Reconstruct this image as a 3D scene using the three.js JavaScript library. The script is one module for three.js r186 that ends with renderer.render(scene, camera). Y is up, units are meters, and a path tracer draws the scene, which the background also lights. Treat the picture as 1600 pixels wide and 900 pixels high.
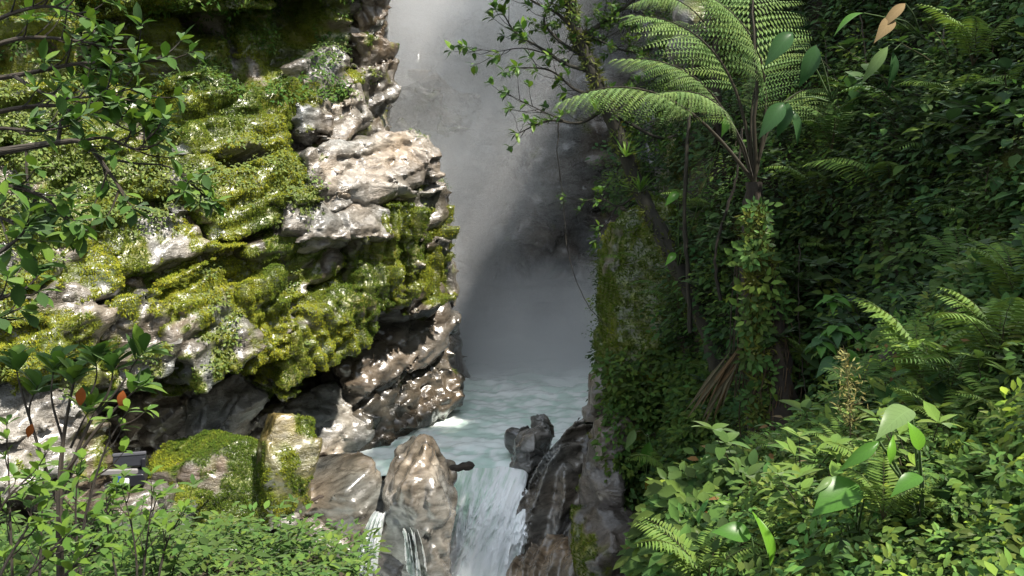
import * as THREE from 'three';
import { mergeGeometries } from 'three/addons/utils/BufferGeometryUtils.js';

// ------------------------------------------------------------------ camera, sky, sun, exposure
const scene = new THREE.Scene();
const camera = new THREE.PerspectiveCamera(36, 16 / 9, 0.1, 400);
camera.position.set(0, 6.4, 0);
camera.rotation.x = -Math.atan(220 / 1386);            // looking a little down into the gorge
camera.updateMatrixWorld(true);

const sunDir = new THREE.Vector3(0.43, 0.84, 0.29).normalize();
// a thin bright overcast of humid air: paler towards the horizon, warmer round the sun
{
  const W = 256, H = 128, d = new Float32Array(W * H * 4), q = new THREE.Vector3();
  for (let j = 0; j < H; j++) for (let i = 0; i < W; i++) {
    const el = ((j + 0.5) / H - 0.5) * Math.PI, az = ((i + 0.5) / W - 0.5) * 2 * Math.PI;
    q.set(Math.cos(el) * Math.cos(az), Math.sin(el), Math.cos(el) * Math.sin(az));
    const up = Math.max(0, q.y), glow = Math.pow(Math.max(0, q.dot(sunDir)), 6) * 0.5, k = (j * W + i) * 4;
    d[k] = 0.90 - 0.17 * up + glow; d[k + 1] = 0.96 - 0.12 * up + glow * 0.95; d[k + 2] = 1.02 - 0.03 * up + glow * 0.88; d[k + 3] = 1;
  }
  const t = new THREE.DataTexture(d, W, H, THREE.RGBAFormat, THREE.FloatType); t.mapping = THREE.EquirectangularReflectionMapping; t.magFilter = THREE.LinearFilter; t.needsUpdate = true;
  scene.background = scene.environment = t; scene.backgroundIntensity = scene.environmentIntensity = 0.72;
}

const sun = new THREE.DirectionalLight(0xfff6ea, 5);
sun.name = 'sun';
sun.position.copy(sunDir).multiplyScalar(80).add(new THREE.Vector3(0, 4, -15));
sun.target.position.set(0, 4, -15);
sun.castShadow = true;
sun.shadow.mapSize.set(4096, 4096);
Object.assign(sun.shadow.camera, { left: -30, right: 30, top: 30, bottom: -30, near: 1, far: 200 });
sun.shadow.radius = 3;                      // a sun seen through humid air
scene.add(sun, sun.target);

const renderer = new THREE.WebGLRenderer({ antialias: true });
renderer.setSize(1024, 576);
renderer.toneMapping = THREE.LinearToneMapping;
renderer.toneMappingExposure = 2.35;
renderer.shadowMap.enabled = true;

// ------------------------------------------------------------------ helpers
const V = (x, y, z) => new THREE.Vector3(x, y, z);
const lerp = (a, b, t) => a + (b - a) * t, clamp = (x, a = 0, b = 1) => Math.min(b, Math.max(a, x));
const sstep = (a, b, x) => { const t = clamp((x - a) / (b - a)); return t * t * (3 - 2 * t); };
function rng(seed) { let a = seed >>> 0; return () => { a = (a + 0x6d2b79f5) | 0; let t = Math.imul(a ^ (a >>> 15), 1 | a); t = (t + Math.imul(t ^ (t >>> 7), 61 | t)) ^ t; return ((t ^ (t >>> 14)) >>> 0) / 4294967296; }; }
const perm = new Uint8Array(512); { const r = rng(77), p = [...Array(256).keys()]; for (let i = 255; i > 0; i--) { const j = Math.floor(r() * (i + 1)); [p[i], p[j]] = [p[j], p[i]]; } for (let i = 0; i < 512; i++) perm[i] = p[i & 255]; }
function grad(h, x, y, z) { h &= 15; const u = h < 8 ? x : y, v = h < 4 ? y : h === 12 || h === 14 ? x : z; return (h & 1 ? -u : u) + (h & 2 ? -v : v); }
function noise(x, y, z) {
  const fx = Math.floor(x), fy = Math.floor(y), fz = Math.floor(z), X = fx & 255, Y = fy & 255, Z = fz & 255; x -= fx; y -= fy; z -= fz;
  const u = x * x * x * (x * (x * 6 - 15) + 10), v = y * y * y * (y * (y * 6 - 15) + 10), w = z * z * z * (z * (z * 6 - 15) + 10);
  const A = perm[X] + Y, AA = perm[A] + Z, AB = perm[A + 1] + Z, B = perm[X + 1] + Y, BA = perm[B] + Z, BB = perm[B + 1] + Z;
  return lerp(lerp(lerp(grad(perm[AA], x, y, z), grad(perm[BA], x - 1, y, z), u), lerp(grad(perm[AB], x, y - 1, z), grad(perm[BB], x - 1, y - 1, z), u), v),
    lerp(lerp(grad(perm[AA + 1], x, y, z - 1), grad(perm[BA + 1], x - 1, y, z - 1), u), lerp(grad(perm[AB + 1], x, y - 1, z - 1), grad(perm[BB + 1], x - 1, y - 1, z - 1), u), v), w);
}
function fbm(x, y, z, o = 4) { let s = 0, a = 0.5; for (let i = 0; i < o; i++) { s += a * noise(x, y, z); x = x * 2.03 + 17.1; y = y * 2.03 + 5.3; z = z * 2.03 + 9.7; a *= 0.5; } return s; }
function ridge(x, y, z, o = 3) { let s = 0, a = 0.5; for (let i = 0; i < o; i++) { s += a * (1 - 2 * Math.abs(noise(x, y, z))); x = x * 2.1 + 3.1; y = y * 2.1 + 7.7; z = z * 2.1 + 1.3; a *= 0.5; } return s; }

// broken rock: planar chips with steps between them
const FR = new Float32Array(4096); { const r = rng(4242); for (let i = 0; i < 4096; i++) FR[i] = r(); }
function facet(x, y, z, step = 0.5) {
  const ix = Math.floor(x), iy = Math.floor(y), iz = Math.floor(z); let best = 9, bx = 0, by = 0, bz = 0, bh = 0;
  for (let c = -1; c <= 1; c++) for (let b = -1; b <= 1; b++) for (let a = -1; a <= 1; a++) {
    const h = perm[perm[perm[(ix + a) & 255] + ((iy + b) & 255)] + ((iz + c) & 255)] * 4, X = x - ix - a - FR[h], Y = y - iy - b - FR[h + 1], Z = z - iz - c - FR[h + 2], d = X * X + Y * Y + Z * Z;
    if (d < best) { best = d; bx = X; by = Y; bz = Z; bh = h; }
  }
  return (bx * (FR[bh + 1100] - 0.5) + by * (FR[bh + 1101] - 0.5) + bz * (FR[bh + 1102] - 0.5)) * 1.6 + (FR[bh + 3] - 0.5) * step;
}

// a point of the photograph's frame, d metres in front of the lens
const F = 1386;
function at(px, py, d) { return V((px - 800) / F * d, (450 - py) / F * d, -d).applyMatrix4(camera.matrixWorld); }

const taken = new Set();
function numbered(name) { if (!taken.has(name)) { taken.add(name); return name; } for (let i = 1; ; i++) { const n = name + '_' + String(i).padStart(3, '0'); if (!taken.has(n)) { taken.add(n); return n; } } }
function tag(o, label, category, group, kind) { if (label) o.userData.label = label; if (category) o.userData.category = category; if (group) o.userData.group = group; if (kind) o.userData.kind = kind; return o; }
function thing(name, label, category, group, pos) { const o = new THREE.Group(); o.name = numbered(name); if (pos) o.position.copy(pos); scene.add(o); return tag(o, label, category, group); }
function mesh(name, geo, mat, parent) { const m = new THREE.Mesh(geo, mat); m.castShadow = m.receiveShadow = true; m.name = parent && parent !== scene ? name : numbered(name); (parent ?? scene).add(m); return m; }
function copy(o, pos, turn, scale, label, group) { const c = o.clone(); c.name = numbered(o.name.replace(/_\d{3}$/, '')); c.userData = { ...o.userData }; if (pos) c.position.copy(pos); c.rotation.y = turn; c.scale.setScalar(scale); if (label) c.userData.label = label; if (group) c.userData.group = group; scene.add(c); return c; }

// a growing triangle soup with indices
class MB {
  constructor() { this.p = []; this.n = []; this.u = []; this.c = []; this.i = []; }
  add(geo, m, col) {
    const base = this.p.length / 3, P = geo.attributes.position, N = geo.attributes.normal, U = geo.attributes.uv, nm = new THREE.Matrix3().getNormalMatrix(m), v = MB.v, e = m.elements, q = nm.elements;
    for (let k = 0; k < P.count; k++) {
      const x = P.getX(k), y = P.getY(k), z = P.getZ(k), a = N.getX(k), b = N.getY(k), c = N.getZ(k);
      this.p.push(e[0] * x + e[4] * y + e[8] * z + e[12], e[1] * x + e[5] * y + e[9] * z + e[13], e[2] * x + e[6] * y + e[10] * z + e[14]);
      v.set(q[0] * a + q[3] * b + q[6] * c, q[1] * a + q[4] * b + q[7] * c, q[2] * a + q[5] * b + q[8] * c).normalize();
      this.n.push(v.x, v.y, v.z); this.u.push(U ? U.getX(k) : 0, U ? U.getY(k) : 0); this.c.push(col[0], col[1], col[2]);
    }
    const I = geo.index; if (I) for (let k = 0; k < I.count; k++) this.i.push(base + I.getX(k)); else for (let k = 0; k < P.count; k++) this.i.push(base + k);
    return this;
  }
  // a tapering limb through points, radius by point
  tube(pts, radii, sides = 7, col = [1, 1, 1], rough = 0, seed = 0) {
    const base = this.p.length / 3, n = pts.length; let side = V(1, 0, 0); const T = V(), b = V(), nn = V();
    let len = 0;
    for (let k = 0; k < n; k++) {
      T.copy(pts[Math.min(n - 1, k + 1)]).sub(pts[Math.max(0, k - 1)]).normalize();
      if (k === 0 && Math.abs(T.x) > 0.9) side.set(0, 0, 1);
      side.addScaledVector(T, -side.dot(T)).normalize(); b.crossVectors(T, side);
      if (k) len += pts[k].distanceTo(pts[k - 1]);
      for (let s = 0; s <= sides; s++) {
        const a = s / sides * Math.PI * 2, ca = Math.cos(a), sa = Math.sin(a);
        nn.set(side.x * ca + b.x * sa, side.y * ca + b.y * sa, side.z * ca + b.z * sa);
        const r = radii[k] * (rough ? 1 + rough * noise(ca * 1.7 + seed, sa * 1.7, len * 5 + seed) * 2 : 1);
        this.p.push(pts[k].x + nn.x * r, pts[k].y + nn.y * r, pts[k].z + nn.z * r); this.n.push(nn.x, nn.y, nn.z); this.u.push(s / sides * 0.5, len); this.c.push(...col);
      }
    }
    for (let k = 0; k < n - 1; k++) for (let s = 0; s < sides; s++) { const a = base + k * (sides + 1) + s, c = a + sides + 1; this.i.push(a, a + 1, c, a + 1, c + 1, c); }
    return this;
  }
  geo() {
    const g = new THREE.BufferGeometry();
    g.setAttribute('position', new THREE.Float32BufferAttribute(this.p, 3)); g.setAttribute('normal', new THREE.Float32BufferAttribute(this.n, 3));
    g.setAttribute('uv', new THREE.Float32BufferAttribute(this.u, 2)); g.setAttribute('color', new THREE.Float32BufferAttribute(this.c, 3)); g.setIndex(this.i);
    return g;
  }
}
MB.v = V();
// smooth curve through points
function curve(pts, n) { const c = new THREE.CatmullRomCurve3(pts); return c.getPoints(n); }

// ------------------------------------------------------------------ textures
function dataTex(size, fn, srgb) {
  const d = new Uint8Array(size * size * 4);
  for (let y = 0; y < size; y++) for (let x = 0; x < size; x++) { const c = fn(x / size, y / size), k = (y * size + x) * 4; d[k] = clamp(c[0]) * 255; d[k + 1] = clamp(c[1]) * 255; d[k + 2] = clamp(c[2]) * 255; d[k + 3] = 255; }
  const t = new THREE.DataTexture(d, size, size); t.wrapS = t.wrapT = THREE.RepeatWrapping; t.magFilter = THREE.LinearFilter; t.minFilter = THREE.LinearMipmapLinearFilter; t.generateMipmaps = true;
  if (srgb) t.colorSpace = THREE.SRGBColorSpace; t.needsUpdate = true; return t;
}
// tiling noise: blends the field with its shifted copies
function tileN(f, x, y, P) { const a = f(x * P, y * P), b = f((x - 1) * P, y * P), c = f(x * P, (y - 1) * P), d = f((x - 1) * P, (y - 1) * P); const wx = sstep(0.75, 1, x), wy = sstep(0.75, 1, y); return lerp(lerp(a, b, wx), lerp(c, d, wx), wy); }
const rockBump = dataTex(1024, (x, y) => { const g = tileN((a, b) => 0.4 * fbm(a * 3, b * 6, 2.5, 6) + 0.3 * ridge(a * 2.6, b * 6, 8.1, 5) + 0.12 * facet(a * 14, b * 26, 2) + 0.1 * noise(a * 70, b * 70, 1) - 0.5 * Math.max(0, ridge(a * 1.6 + 3, b * 3.2, 4, 2) - 0.55), x, y, 2), k = 0.45 + g * 0.85; return [k, k, k]; });
const rockTone = dataTex(1024, (x, y) => { const g = tileN((a, b) => fbm(a * 4, b * 8, 4.5, 6), x, y, 2), s = tileN((a, b) => noise(a * 55, b * 55, 3) * 0.5 + noise(a * 19, b * 34, 5) * 0.6, x, y, 2), crack = tileN((a, b) => Math.max(0, ridge(a * 1.6 + 3, b * 3.2, 4, 2) - 0.55), x, y, 2), band = tileN((a, b) => noise(a * 1.5, b * 16 + a * 3, 9), x, y, 2), k = (0.78 + g * 0.75 + s * 0.22 + band * 0.16) * (1 - clamp(crack * 4) * 0.6); return [k, k * (0.985 + g * 0.06), k * (0.965 + g * 0.12)]; });
const rockGloss = dataTex(512, (x, y) => { const g = tileN((a, b) => fbm(a * 3, b * 3, 14.5, 5), x, y, 2); const r = 0.55 + g * 0.9; return [r, r, r]; });
const leafTex = dataTex(128, (u, v) => { const m = Math.abs(u - 0.5) * 2, vein = Math.abs(((v * 9 - m * 2.2) % 1 + 1) % 1 - 0.5), mid = m < 0.06 ? 1.25 : 1; const k = (0.86 + 0.14 * sstep(0.02, 0.12, vein)) * mid * (0.93 + 0.07 * noise(u * 20, v * 30, 3)); return [k, k, k * 0.95]; });
const barkTone = dataTex(256, (x, y) => { const g = tileN((a, b) => fbm(a * 9, b * 2.5, 6.5, 4), x, y, 2), k = 0.75 + g * 0.8; return [k, k, k]; });
// ------------------------------------------------------------------ rock: a distance field meshed by surface nets
// tint(x,y,z,nx,ny,nz) -> [r,g,b,moss 0..1]
function nets(sdf, lo, hi, cell, tint, uvScale = 1) {
  const nx = Math.ceil((hi.x - lo.x) / cell) + 1, ny = Math.ceil((hi.y - lo.y) / cell) + 1, nz = Math.ceil((hi.z - lo.z) / cell) + 1, B = 6;
  const f = new Float32Array(nx * ny * nz), reach = cell * B * 0.87 + 0.22;
  const act = [];
  for (let bz = 0; bz < nz; bz += B) for (let by = 0; by < ny; by += B) for (let bx = 0; bx < nx; bx += B) {
    const c = sdf(lo.x + (bx + B / 2) * cell, lo.y + (by + B / 2) * cell, lo.z + (bz + B / 2) * cell), live = Math.abs(c) < reach;
    if (live) act.push(bx, by, bz);
    const X = Math.min(nx, bx + B), Y = Math.min(ny, by + B), Z = Math.min(nz, bz + B);
    for (let z = bz; z < Z; z++) for (let y = by; y < Y; y++) for (let x = bx; x < X; x++)
      f[(z * ny + y) * nx + x] = live ? sdf(lo.x + x * cell, lo.y + y * cell, lo.z + z * cell) : c;
  }
  const vid = new Int32Array(nx * ny * nz).fill(-1), P = [], cx = [0, 1, 0, 1, 0, 1, 0, 1], cy = [0, 0, 1, 1, 0, 0, 1, 1], cz = [0, 0, 0, 0, 1, 1, 1, 1], v = new Float32Array(8);
  const E = [[0, 1], [2, 3], [4, 5], [6, 7], [0, 2], [1, 3], [4, 6], [5, 7], [0, 4], [1, 5], [2, 6], [3, 7]];
  for (let z = 0; z < nz - 1; z++) for (let y = 0; y < ny - 1; y++) for (let x = 0; x < nx - 1; x++) {
    let mask = 0; const at0 = (z * ny + y) * nx + x;
    for (let k = 0; k < 8; k++) { v[k] = f[at0 + cx[k] + cy[k] * nx + cz[k] * nx * ny]; if (v[k] < 0) mask |= 1 << k; }
    if (mask === 0 || mask === 255) continue;
    let sx = 0, sy = 0, sz = 0, n = 0;
    for (const [a, b] of E) if ((v[a] < 0) !== (v[b] < 0)) { const t = v[a] / (v[a] - v[b]); sx += lerp(cx[a], cx[b], t); sy += lerp(cy[a], cy[b], t); sz += lerp(cz[a], cz[b], t); n++; }
    vid[at0] = P.length / 3; P.push(lo.x + (x + sx / n) * cell, lo.y + (y + sy / n) * cell, lo.z + (z + sz / n) * cell);
  }
  const T = [];
  const quad = (a, b, c, d, flip) => { if (a < 0 || b < 0 || c < 0 || d < 0) return; if (flip) T.push(a, c, b, b, c, d); else T.push(a, b, c, b, d, c); };
  for (let z = 1; z < nz - 1; z++) for (let y = 1; y < ny - 1; y++) for (let x = 1; x < nx - 1; x++) {
    const k = (z * ny + y) * nx + x, s = f[k] < 0;
    if (s !== f[k + 1] < 0) quad(vid[k - nx - nx * ny], vid[k - nx * ny], vid[k - nx], vid[k], !s);
    if (s !== f[k + nx] < 0) quad(vid[k - 1 - nx * ny], vid[k - nx * ny], vid[k - 1], vid[k], s);
    if (s !== f[k + nx * ny] < 0) quad(vid[k - 1 - nx], vid[k - nx], vid[k - 1], vid[k], !s);
  }
  // normals
  const N = new Float32Array(P.length);
  for (let t = 0; t < T.length; t += 3) {
    const a = T[t] * 3, b = T[t + 1] * 3, c = T[t + 2] * 3, ux = P[b] - P[a], uy = P[b + 1] - P[a + 1], uz = P[b + 2] - P[a + 2], wx = P[c] - P[a], wy = P[c + 1] - P[a + 1], wz = P[c + 2] - P[a + 2];
    const X = uy * wz - uz * wy, Y = uz * wx - ux * wz, Z = ux * wy - uy * wx;
    for (const q of [a, b, c]) { N[q] += X; N[q + 1] += Y; N[q + 2] += Z; }
  }
  for (let k = 0; k < N.length; k += 3) { const l = Math.hypot(N[k], N[k + 1], N[k + 2]) || 1; N[k] /= l; N[k + 1] /= l; N[k + 2] /= l; }
  // box uv, one copy of a vertex per facing axis
  const key = new Map(), op = [], on = [], ou = [], oc = [], oi = [], cols = [];
  for (let k = 0; k < P.length / 3; k++) cols.push(tint(P[k * 3], P[k * 3 + 1], P[k * 3 + 2], N[k * 3], N[k * 3 + 1], N[k * 3 + 2]));
  for (let t = 0; t < T.length; t += 3) {
    let X = 0, Y = 0, Z = 0; for (let j = 0; j < 3; j++) { X += N[T[t + j] * 3]; Y += N[T[t + j] * 3 + 1]; Z += N[T[t + j] * 3 + 2]; }
    X = Math.abs(X); Y = Math.abs(Y); Z = Math.abs(Z); const ax = X > Y && X > Z ? 0 : Y > Z ? 1 : 2;
    for (let j = 0; j < 3; j++) {
      const q = T[t + j], id = q * 3 + ax; let w = key.get(id);
      if (w === undefined) { w = op.length / 3; key.set(id, w); const x = P[q * 3], y = P[q * 3 + 1], z = P[q * 3 + 2]; op.push(x, y, z); on.push(N[q * 3], N[q * 3 + 1], N[q * 3 + 2]); ou.push((ax === 0 ? z : x) * uvScale, (ax === 1 ? z : y) * uvScale); const c = cols[q]; oc.push(c[0], c[1], c[2]); }
      oi.push(w);
    }
  }
  const g = new THREE.BufferGeometry();
  g.setAttribute('position', new THREE.Float32BufferAttribute(op, 3)); g.setAttribute('normal', new THREE.Float32BufferAttribute(on, 3));
  g.setAttribute('uv', new THREE.Float32BufferAttribute(ou, 2)); g.setAttribute('color', new THREE.Float32BufferAttribute(oc, 3)); g.setIndex(oi);
  g.userData.moss = cols.map((c) => c[3] ?? 0); g.userData.P = P; g.userData.N = N;
  return g;
}
const smin = (a, b, k) => { const h = Math.max(k - Math.abs(a - b), 0) / k; return Math.min(a, b) - h * h * k * 0.25; };
const smax = (a, b, k) => -smin(-a, -b, k);
// rock colours (linear): warm grey gneiss, with moss where the mask says
const MOSS = [[0.12, 0.145, 0.016], [0.06, 0.085, 0.012], [0.17, 0.17, 0.02]];
function rockTint(opts) {
  const { base = [0.28, 0.25, 0.205], moss = 0.5, seed = 0, dark = 0, tone = 0, vein = 0 } = opts;
  return (x, y, z, nx, ny, nz) => {
    const n1 = fbm(x * 0.7 + seed, y * 1.6, z * 0.7, 3), n2 = noise(x * 5 + seed, y * 7, z * 5);
    const k = (1 + n1 * 1.1 + n2 * 0.25) * (1 - dark * 0.5) * (vein ? 1 + vein * noise(x * 2 + y * 5 + seed, y * 9 - x * 3, z * 7) : 1), warm = noise(x * 0.9, y * 0.9 + 20, z * 0.9 + seed);
    let c = [base[0] * k * (1 + warm * 0.25), base[1] * k, base[2] * k * (1 - warm * 0.25)];
    // moss: pads with drips down the face, thresholded so that they have an outline
    const drip = noise(x * 4.5 + seed, y * 0.7, z * 4.5) * 0.35, pad = fbm(x * 0.8 + 31 + seed, y * 0.8, z * 0.8, 4) * 1.5 + n2 * 0.14 + drip;
    const m = sstep(-0.14, 0.14, pad + (moss - 0.5) * 1.7 - (ny < -0.35 ? 0.25 : 0));
    if (m > 0) { const t = noise(x * 1.3 + 7, y * 1.3, z * 1.3 + seed) * 0.9 + 0.4 - tone, a = t < 0.5 ? MOSS[1] : MOSS[0], b = t < 0.5 ? MOSS[0] : MOSS[2], w = clamp((((t % 0.5) + 0.5) % 0.5) * 2 + n2 * 0.3); for (let j = 0; j < 3; j++) c[j] = lerp(c[j], lerp(a[j], b[j], w) * (1 + n2 * 0.4), m); }
    return [c[0], c[1], c[2], m];
  };
}
const M = {};
const rockMat = (o) => { const m = new THREE.MeshPhysicalMaterial({ vertexColors: true, map: rockTone, bumpMap: rockBump, roughnessMap: rockGloss, roughness: 1, ...o }); return m; };
M.rock = rockMat({ name: 'rock', bumpScale: 0.07, roughness: 0.62, clearcoat: 0.6, clearcoatRoughness: 0.28 });
M.wetRock = rockMat({ name: 'wet_rock', bumpScale: 0.022, roughness: 0.42, clearcoat: 0.85, clearcoatRoughness: 0.27 });
// ------------------------------------------------------------------ the left cliff: a face with ledges
const scatter = [];          // rock geometries that moss and creepers grow on
const UX = 0.637, UZ = -0.771, NX = 0.771, NZ = 0.637, AX = -7.5, AZ = -13;      // along the face, out of the face, its near end
const wallPoint = (u, y, w) => V(AX + UX * u + NX * w, y, AZ + UZ * u + NZ * w);
function onWall(px, py, w = 0) {   // where a line of sight meets the face pushed out by w
  const d = at(px, py, 1).sub(camera.position), t = (AX * NX + AZ * NZ + w - camera.position.x * NX - camera.position.z * NZ) / (d.x * NX + d.z * NZ);
  const p = camera.position.clone().addScaledVector(d, t); return { u: (p.x - AX) * UX + (p.z - AZ) * UZ, y: p.y };
}
const edgeX = (y) => y < 1 ? lerp(-0.55, -0.95, clamp(y)) : y < 5.4 ? lerp(-0.95, -1.35, (y - 1) / 4.4) : y < 6.4 ? lerp(-1.35, -2.75, sstep(5.4, 6.4, y)) : -2.75 - (y - 6.4) * 0.01;
function faceProfile(u, y) {
  let h = 0;
  h -= 2.1 * (1 - sstep(2.0, 2.75 + 0.03 * u, y));                 // undercut cave along the foot
  h -= 0.9 * sstep(5.6, 6.6, y);                                   // upper tier stands back
  h -= 0.9 * sstep(7.2, 7.8, y) * (1 - sstep(9.6, 10.4, y)) * sstep(1.2, 2.4, u) * (1 - sstep(6.2, 7.4, u));   // hanging garden hollow
  h += 0.35 * (1 - sstep(-1.5, 0.8, y)) ;
  return h;
}
function strata(x, y, z, s) {      // broken bedding, dipping to the left
  const q = (y * 0.93 - x * 0.30 + z * 0.22) * s + fbm(x * 0.35, y * 0.35, z * 0.35, 2) * 2.2, f = q - Math.floor(q);
  return f < 0.82 ? f * 0.35 : 0.287 * (1 - (f - 0.82) / 0.18);
}
function faceSdf(x, y, z) {
  const u = (x - AX) * UX + (z - AZ) * UZ, w = (x - AX) * NX + (z - AZ) * NZ;
  let h = faceProfile(u, y) + fbm(u * 0.4, y * 0.45, 3.3 + w * 0.2, 3) * 1.2 + facet(u * 0.75 + y * 0.2, y * 1.1 - u * 0.25, w * 0.5) * 0.75 + strata(x, y, z, 1.7) * 0.5 - Math.max(0, ridge(u * 0.8 + 4, y * 0.3, w * 0.3 + 2, 2) - 0.42) * 1.6;
  let d = (w - h) * 0.8;
  const side = x - edgeX(y) + 0.14 * (-z - 20) + (fbm(y * 0.6, z * 0.5, 9, 3) * 0.5 + strata(z, y, x, 1.3) * 0.25) * (y > 5.8 ? 0.5 : 1);
  d = smax(d, side * 0.9, 0.25);
  d = Math.max(d, -w - 5, y - 15);
  return d + fbm(x * 2.2, y * 2.6, z * 2.2, 3) * 0.10 + facet(x * 1.6 + y * 0.5, y * 3.1 - x * 0.8, z * 1.6, 0.35) * 0.12;
}
const cliff = thing('rock_cliff', 'mossy grey cliff of stepped ledges rising on the left bank of the gorge', 'cliff'); cliff.userData.kind = 'structure';
{
  const mossMap = (x, y, z) => { const u = (x - AX) * UX + (z - AZ) * UZ; return y < 2.3 ? 0.12 : x > -1.9 - (y > 6 ? 1.2 : 0) ? 0.2 : y > 7.3 && u < 7.5 ? 0.75 : 0.5; };
  const bases = {};
  const tint = (x, y, z, nx, ny, nz) => { const m = mossMap(x, y, z), k = Math.round(m * 20); return (bases[k] ??= rockTint({ moss: k / 20, base: [0.11, 0.098, 0.077], seed: 3 }))(x, y, z, nx, ny, nz); };
  const g = nets(faceSdf, V(-12, -2.6, -27), V(0.2, 15.2, -8.2), 0.095, tint, 0.5);
  mesh('cliff_face', g, M.rock, cliff); scatter.push(g);
}
// a ledge: a slab given by the frame of its front face, its stand-out and tilts
function ledge(x0, y0, x1, y1, out, o = {}) {
  const { roll: roll0 = 0, pitch = 0, yaw = 0, moss: moss0 = 0.5, base, seed = x0 * 0.13 + y0 * 0.7, round = 0.05, rough = 0.16, deep = 1.4, cell = 0.058, mat = M.rock, ribs = 0, name = 'rock_ledge', bed = 2.6 } = o;
  const roll = x1 - x0 > 1.15 * (y1 - y0) ? 11 + roll0 * 0.45 : roll0, moss = moss0 > 0.4 ? moss0 + 0.1 : moss0, wide = x1 - x0 > 1.15 * (y1 - y0) ? (x1 - x0) * 0.14 : 0; x0 -= wide; x1 += wide * (x1 > 640 ? 0.2 : 1);
  const a = onWall(x0, y0, out), b = onWall(x1, y1, out), hu = Math.abs(b.u - a.u) / 2, hy = Math.abs(b.y - a.y) / 2, c = wallPoint((a.u + b.u) / 2, (a.y + b.y) / 2, out - deep / 2);
  const m = new THREE.Matrix4().makeBasis(V(UX, 0, UZ), V(0, 1, 0), V(-UZ, 0, UX)).multiply(new THREE.Matrix4().makeRotationFromEuler(new THREE.Euler(pitch * Math.PI / 180, yaw * Math.PI / 180, roll * Math.PI / 180, 'ZYX')));
  // basis z = out of the face
  m.setPosition(c); const inv = m.clone().invert().elements, hw = deep / 2, r = rng(Math.floor(seed * 100) + 5);
  const cuts = []; for (let k = 0; k < 4; k++) { const n = V(r() * 2 - 1, r() * 2 - 1, r() * 1.2 - 0.2).normalize(); cuts.push([n.x, n.y, n.z, (Math.abs(n.x) * hu + Math.abs(n.y) * hy + Math.abs(n.z) * hw) * (0.78 + r() * 0.2)]); }
  const fine = mat === M.wetRock ? 0.35 : 1;
  const sdf = (x, y, z) => {
    let X = inv[0] * x + inv[4] * y + inv[8] * z + inv[12], Y = inv[1] * x + inv[5] * y + inv[9] * z + inv[13], Z = inv[2] * x + inv[6] * y + inv[10] * z + inv[14];
    X += fbm(x * 0.9 + seed, y * 0.9, z * 0.9, 2) * 0.2; Y += fbm(x * 0.9, y * 0.9 + seed, z * 0.9 + 9, 2) * 0.16;
    if (ribs) Z -= ribs * (Math.abs(noise(X * 3.2 + seed, Y * 0.4, 2)) * 2 - 0.5);
    const qx = Math.abs(X) - hu + round, qy = Math.abs(Y) - hy + round, qz = Math.abs(Z) - hw + round;
    let d = Math.hypot(Math.max(qx, 0), Math.max(qy, 0), Math.max(qz, 0)) + Math.min(Math.max(qx, qy, qz), 0) - round;
    for (const k of cuts) d = smax(d, k[0] * X + k[1] * Y + k[2] * Z - k[3], 0.025);
    d -= strata(x + seed, y, z, bed) * 0.22 - 0.03;
    d += Math.max(0, ridge(x * 1.1 + seed, y * 1.1, z * 1.1, 2) - 0.45) * 0.5;
    return d * 0.85 + fbm(x * 2.4 + seed, y * 2.8, z * 2.4, 3) * rough * 0.35 * fine + facet(X * 0.5 + seed, Y * 2.0, Z * 0.8, 0.35) * 0.22 + facet(X * 1.6 + seed, Y * 6, Z * 3, 0.3) * 0.05 * fine;
  };
  const box = new THREE.Box3(V(-hu, -hy, -hw), V(hu, hy, hw)).applyMatrix4(m).expandByScalar(0.35);
  const g = nets(sdf, box.min, box.max, cell, rockTint({ moss, base, seed }), 0.5);
  const o3 = mesh(name, g, mat, cliff); scatter.push(g); return o3;
}
const pale = [0.165, 0.152, 0.13], brown = [0.10, 0.086, 0.066];
// upper tier
ledge(562, -60, 618, 275, -0.75, { moss: 0.34, base: brown, rough: 0.12, ribs: 0.12, deep: 2.2, bed: 1.2 });
ledge(438, 222, 600, 276, 0.25, { roll: 7, moss: 0.32, base: pale, deep: 2.6, pitch: 14 });
ledge(500, 150, 585, 232, -0.35, { roll: 18, moss: 0.28, base: pale, pitch: -22 });
ledge(462, 168, 520, 232, -0.2, { roll: -10, moss: 0.3, base: pale, pitch: -26 });
ledge(478, 92, 560, 165, -0.6, { roll: 24, moss: 0.34, base: pale, pitch: -18 });
ledge(545, 96, 592, 180, -0.7, { roll: -12, moss: 0.42, base: pale });
ledge(360, 130, 470, 215, -0.25, { roll: -14, moss: 0.85, pitch: -18, round: 0.3 });
ledge(282, 128, 372, 200, -0.3, { roll: 10, moss: 0.85, pitch: -14, round: 0.3 });
ledge(300, 196, 455, 262, 0.05, { roll: -8, moss: 0.62, pitch: -18, base: pale });
ledge(230, 230, 330, 300, 0.1, { roll: 6, moss: 0.7, pitch: -18 });
ledge(60, 235, 215, 320, 0.1, { roll: -6, moss: 0.7, pitch: -14 });
ledge(-80, 150, 110, 250, -0.2, { roll: 4, moss: 0.8, pitch: -10 });
ledge(210, -150, 600, 22, -0.3, { moss: 0.8, deep: 2.6, rough: 0.22 });
ledge(-120, -160, 230, -10, -1.3, { moss: 0.8, deep: 2.6, rough: 0.22 });
ledge(380, 15, 430, 105, -1.35, { moss: 0.95, ribs: 0.2 });
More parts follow.
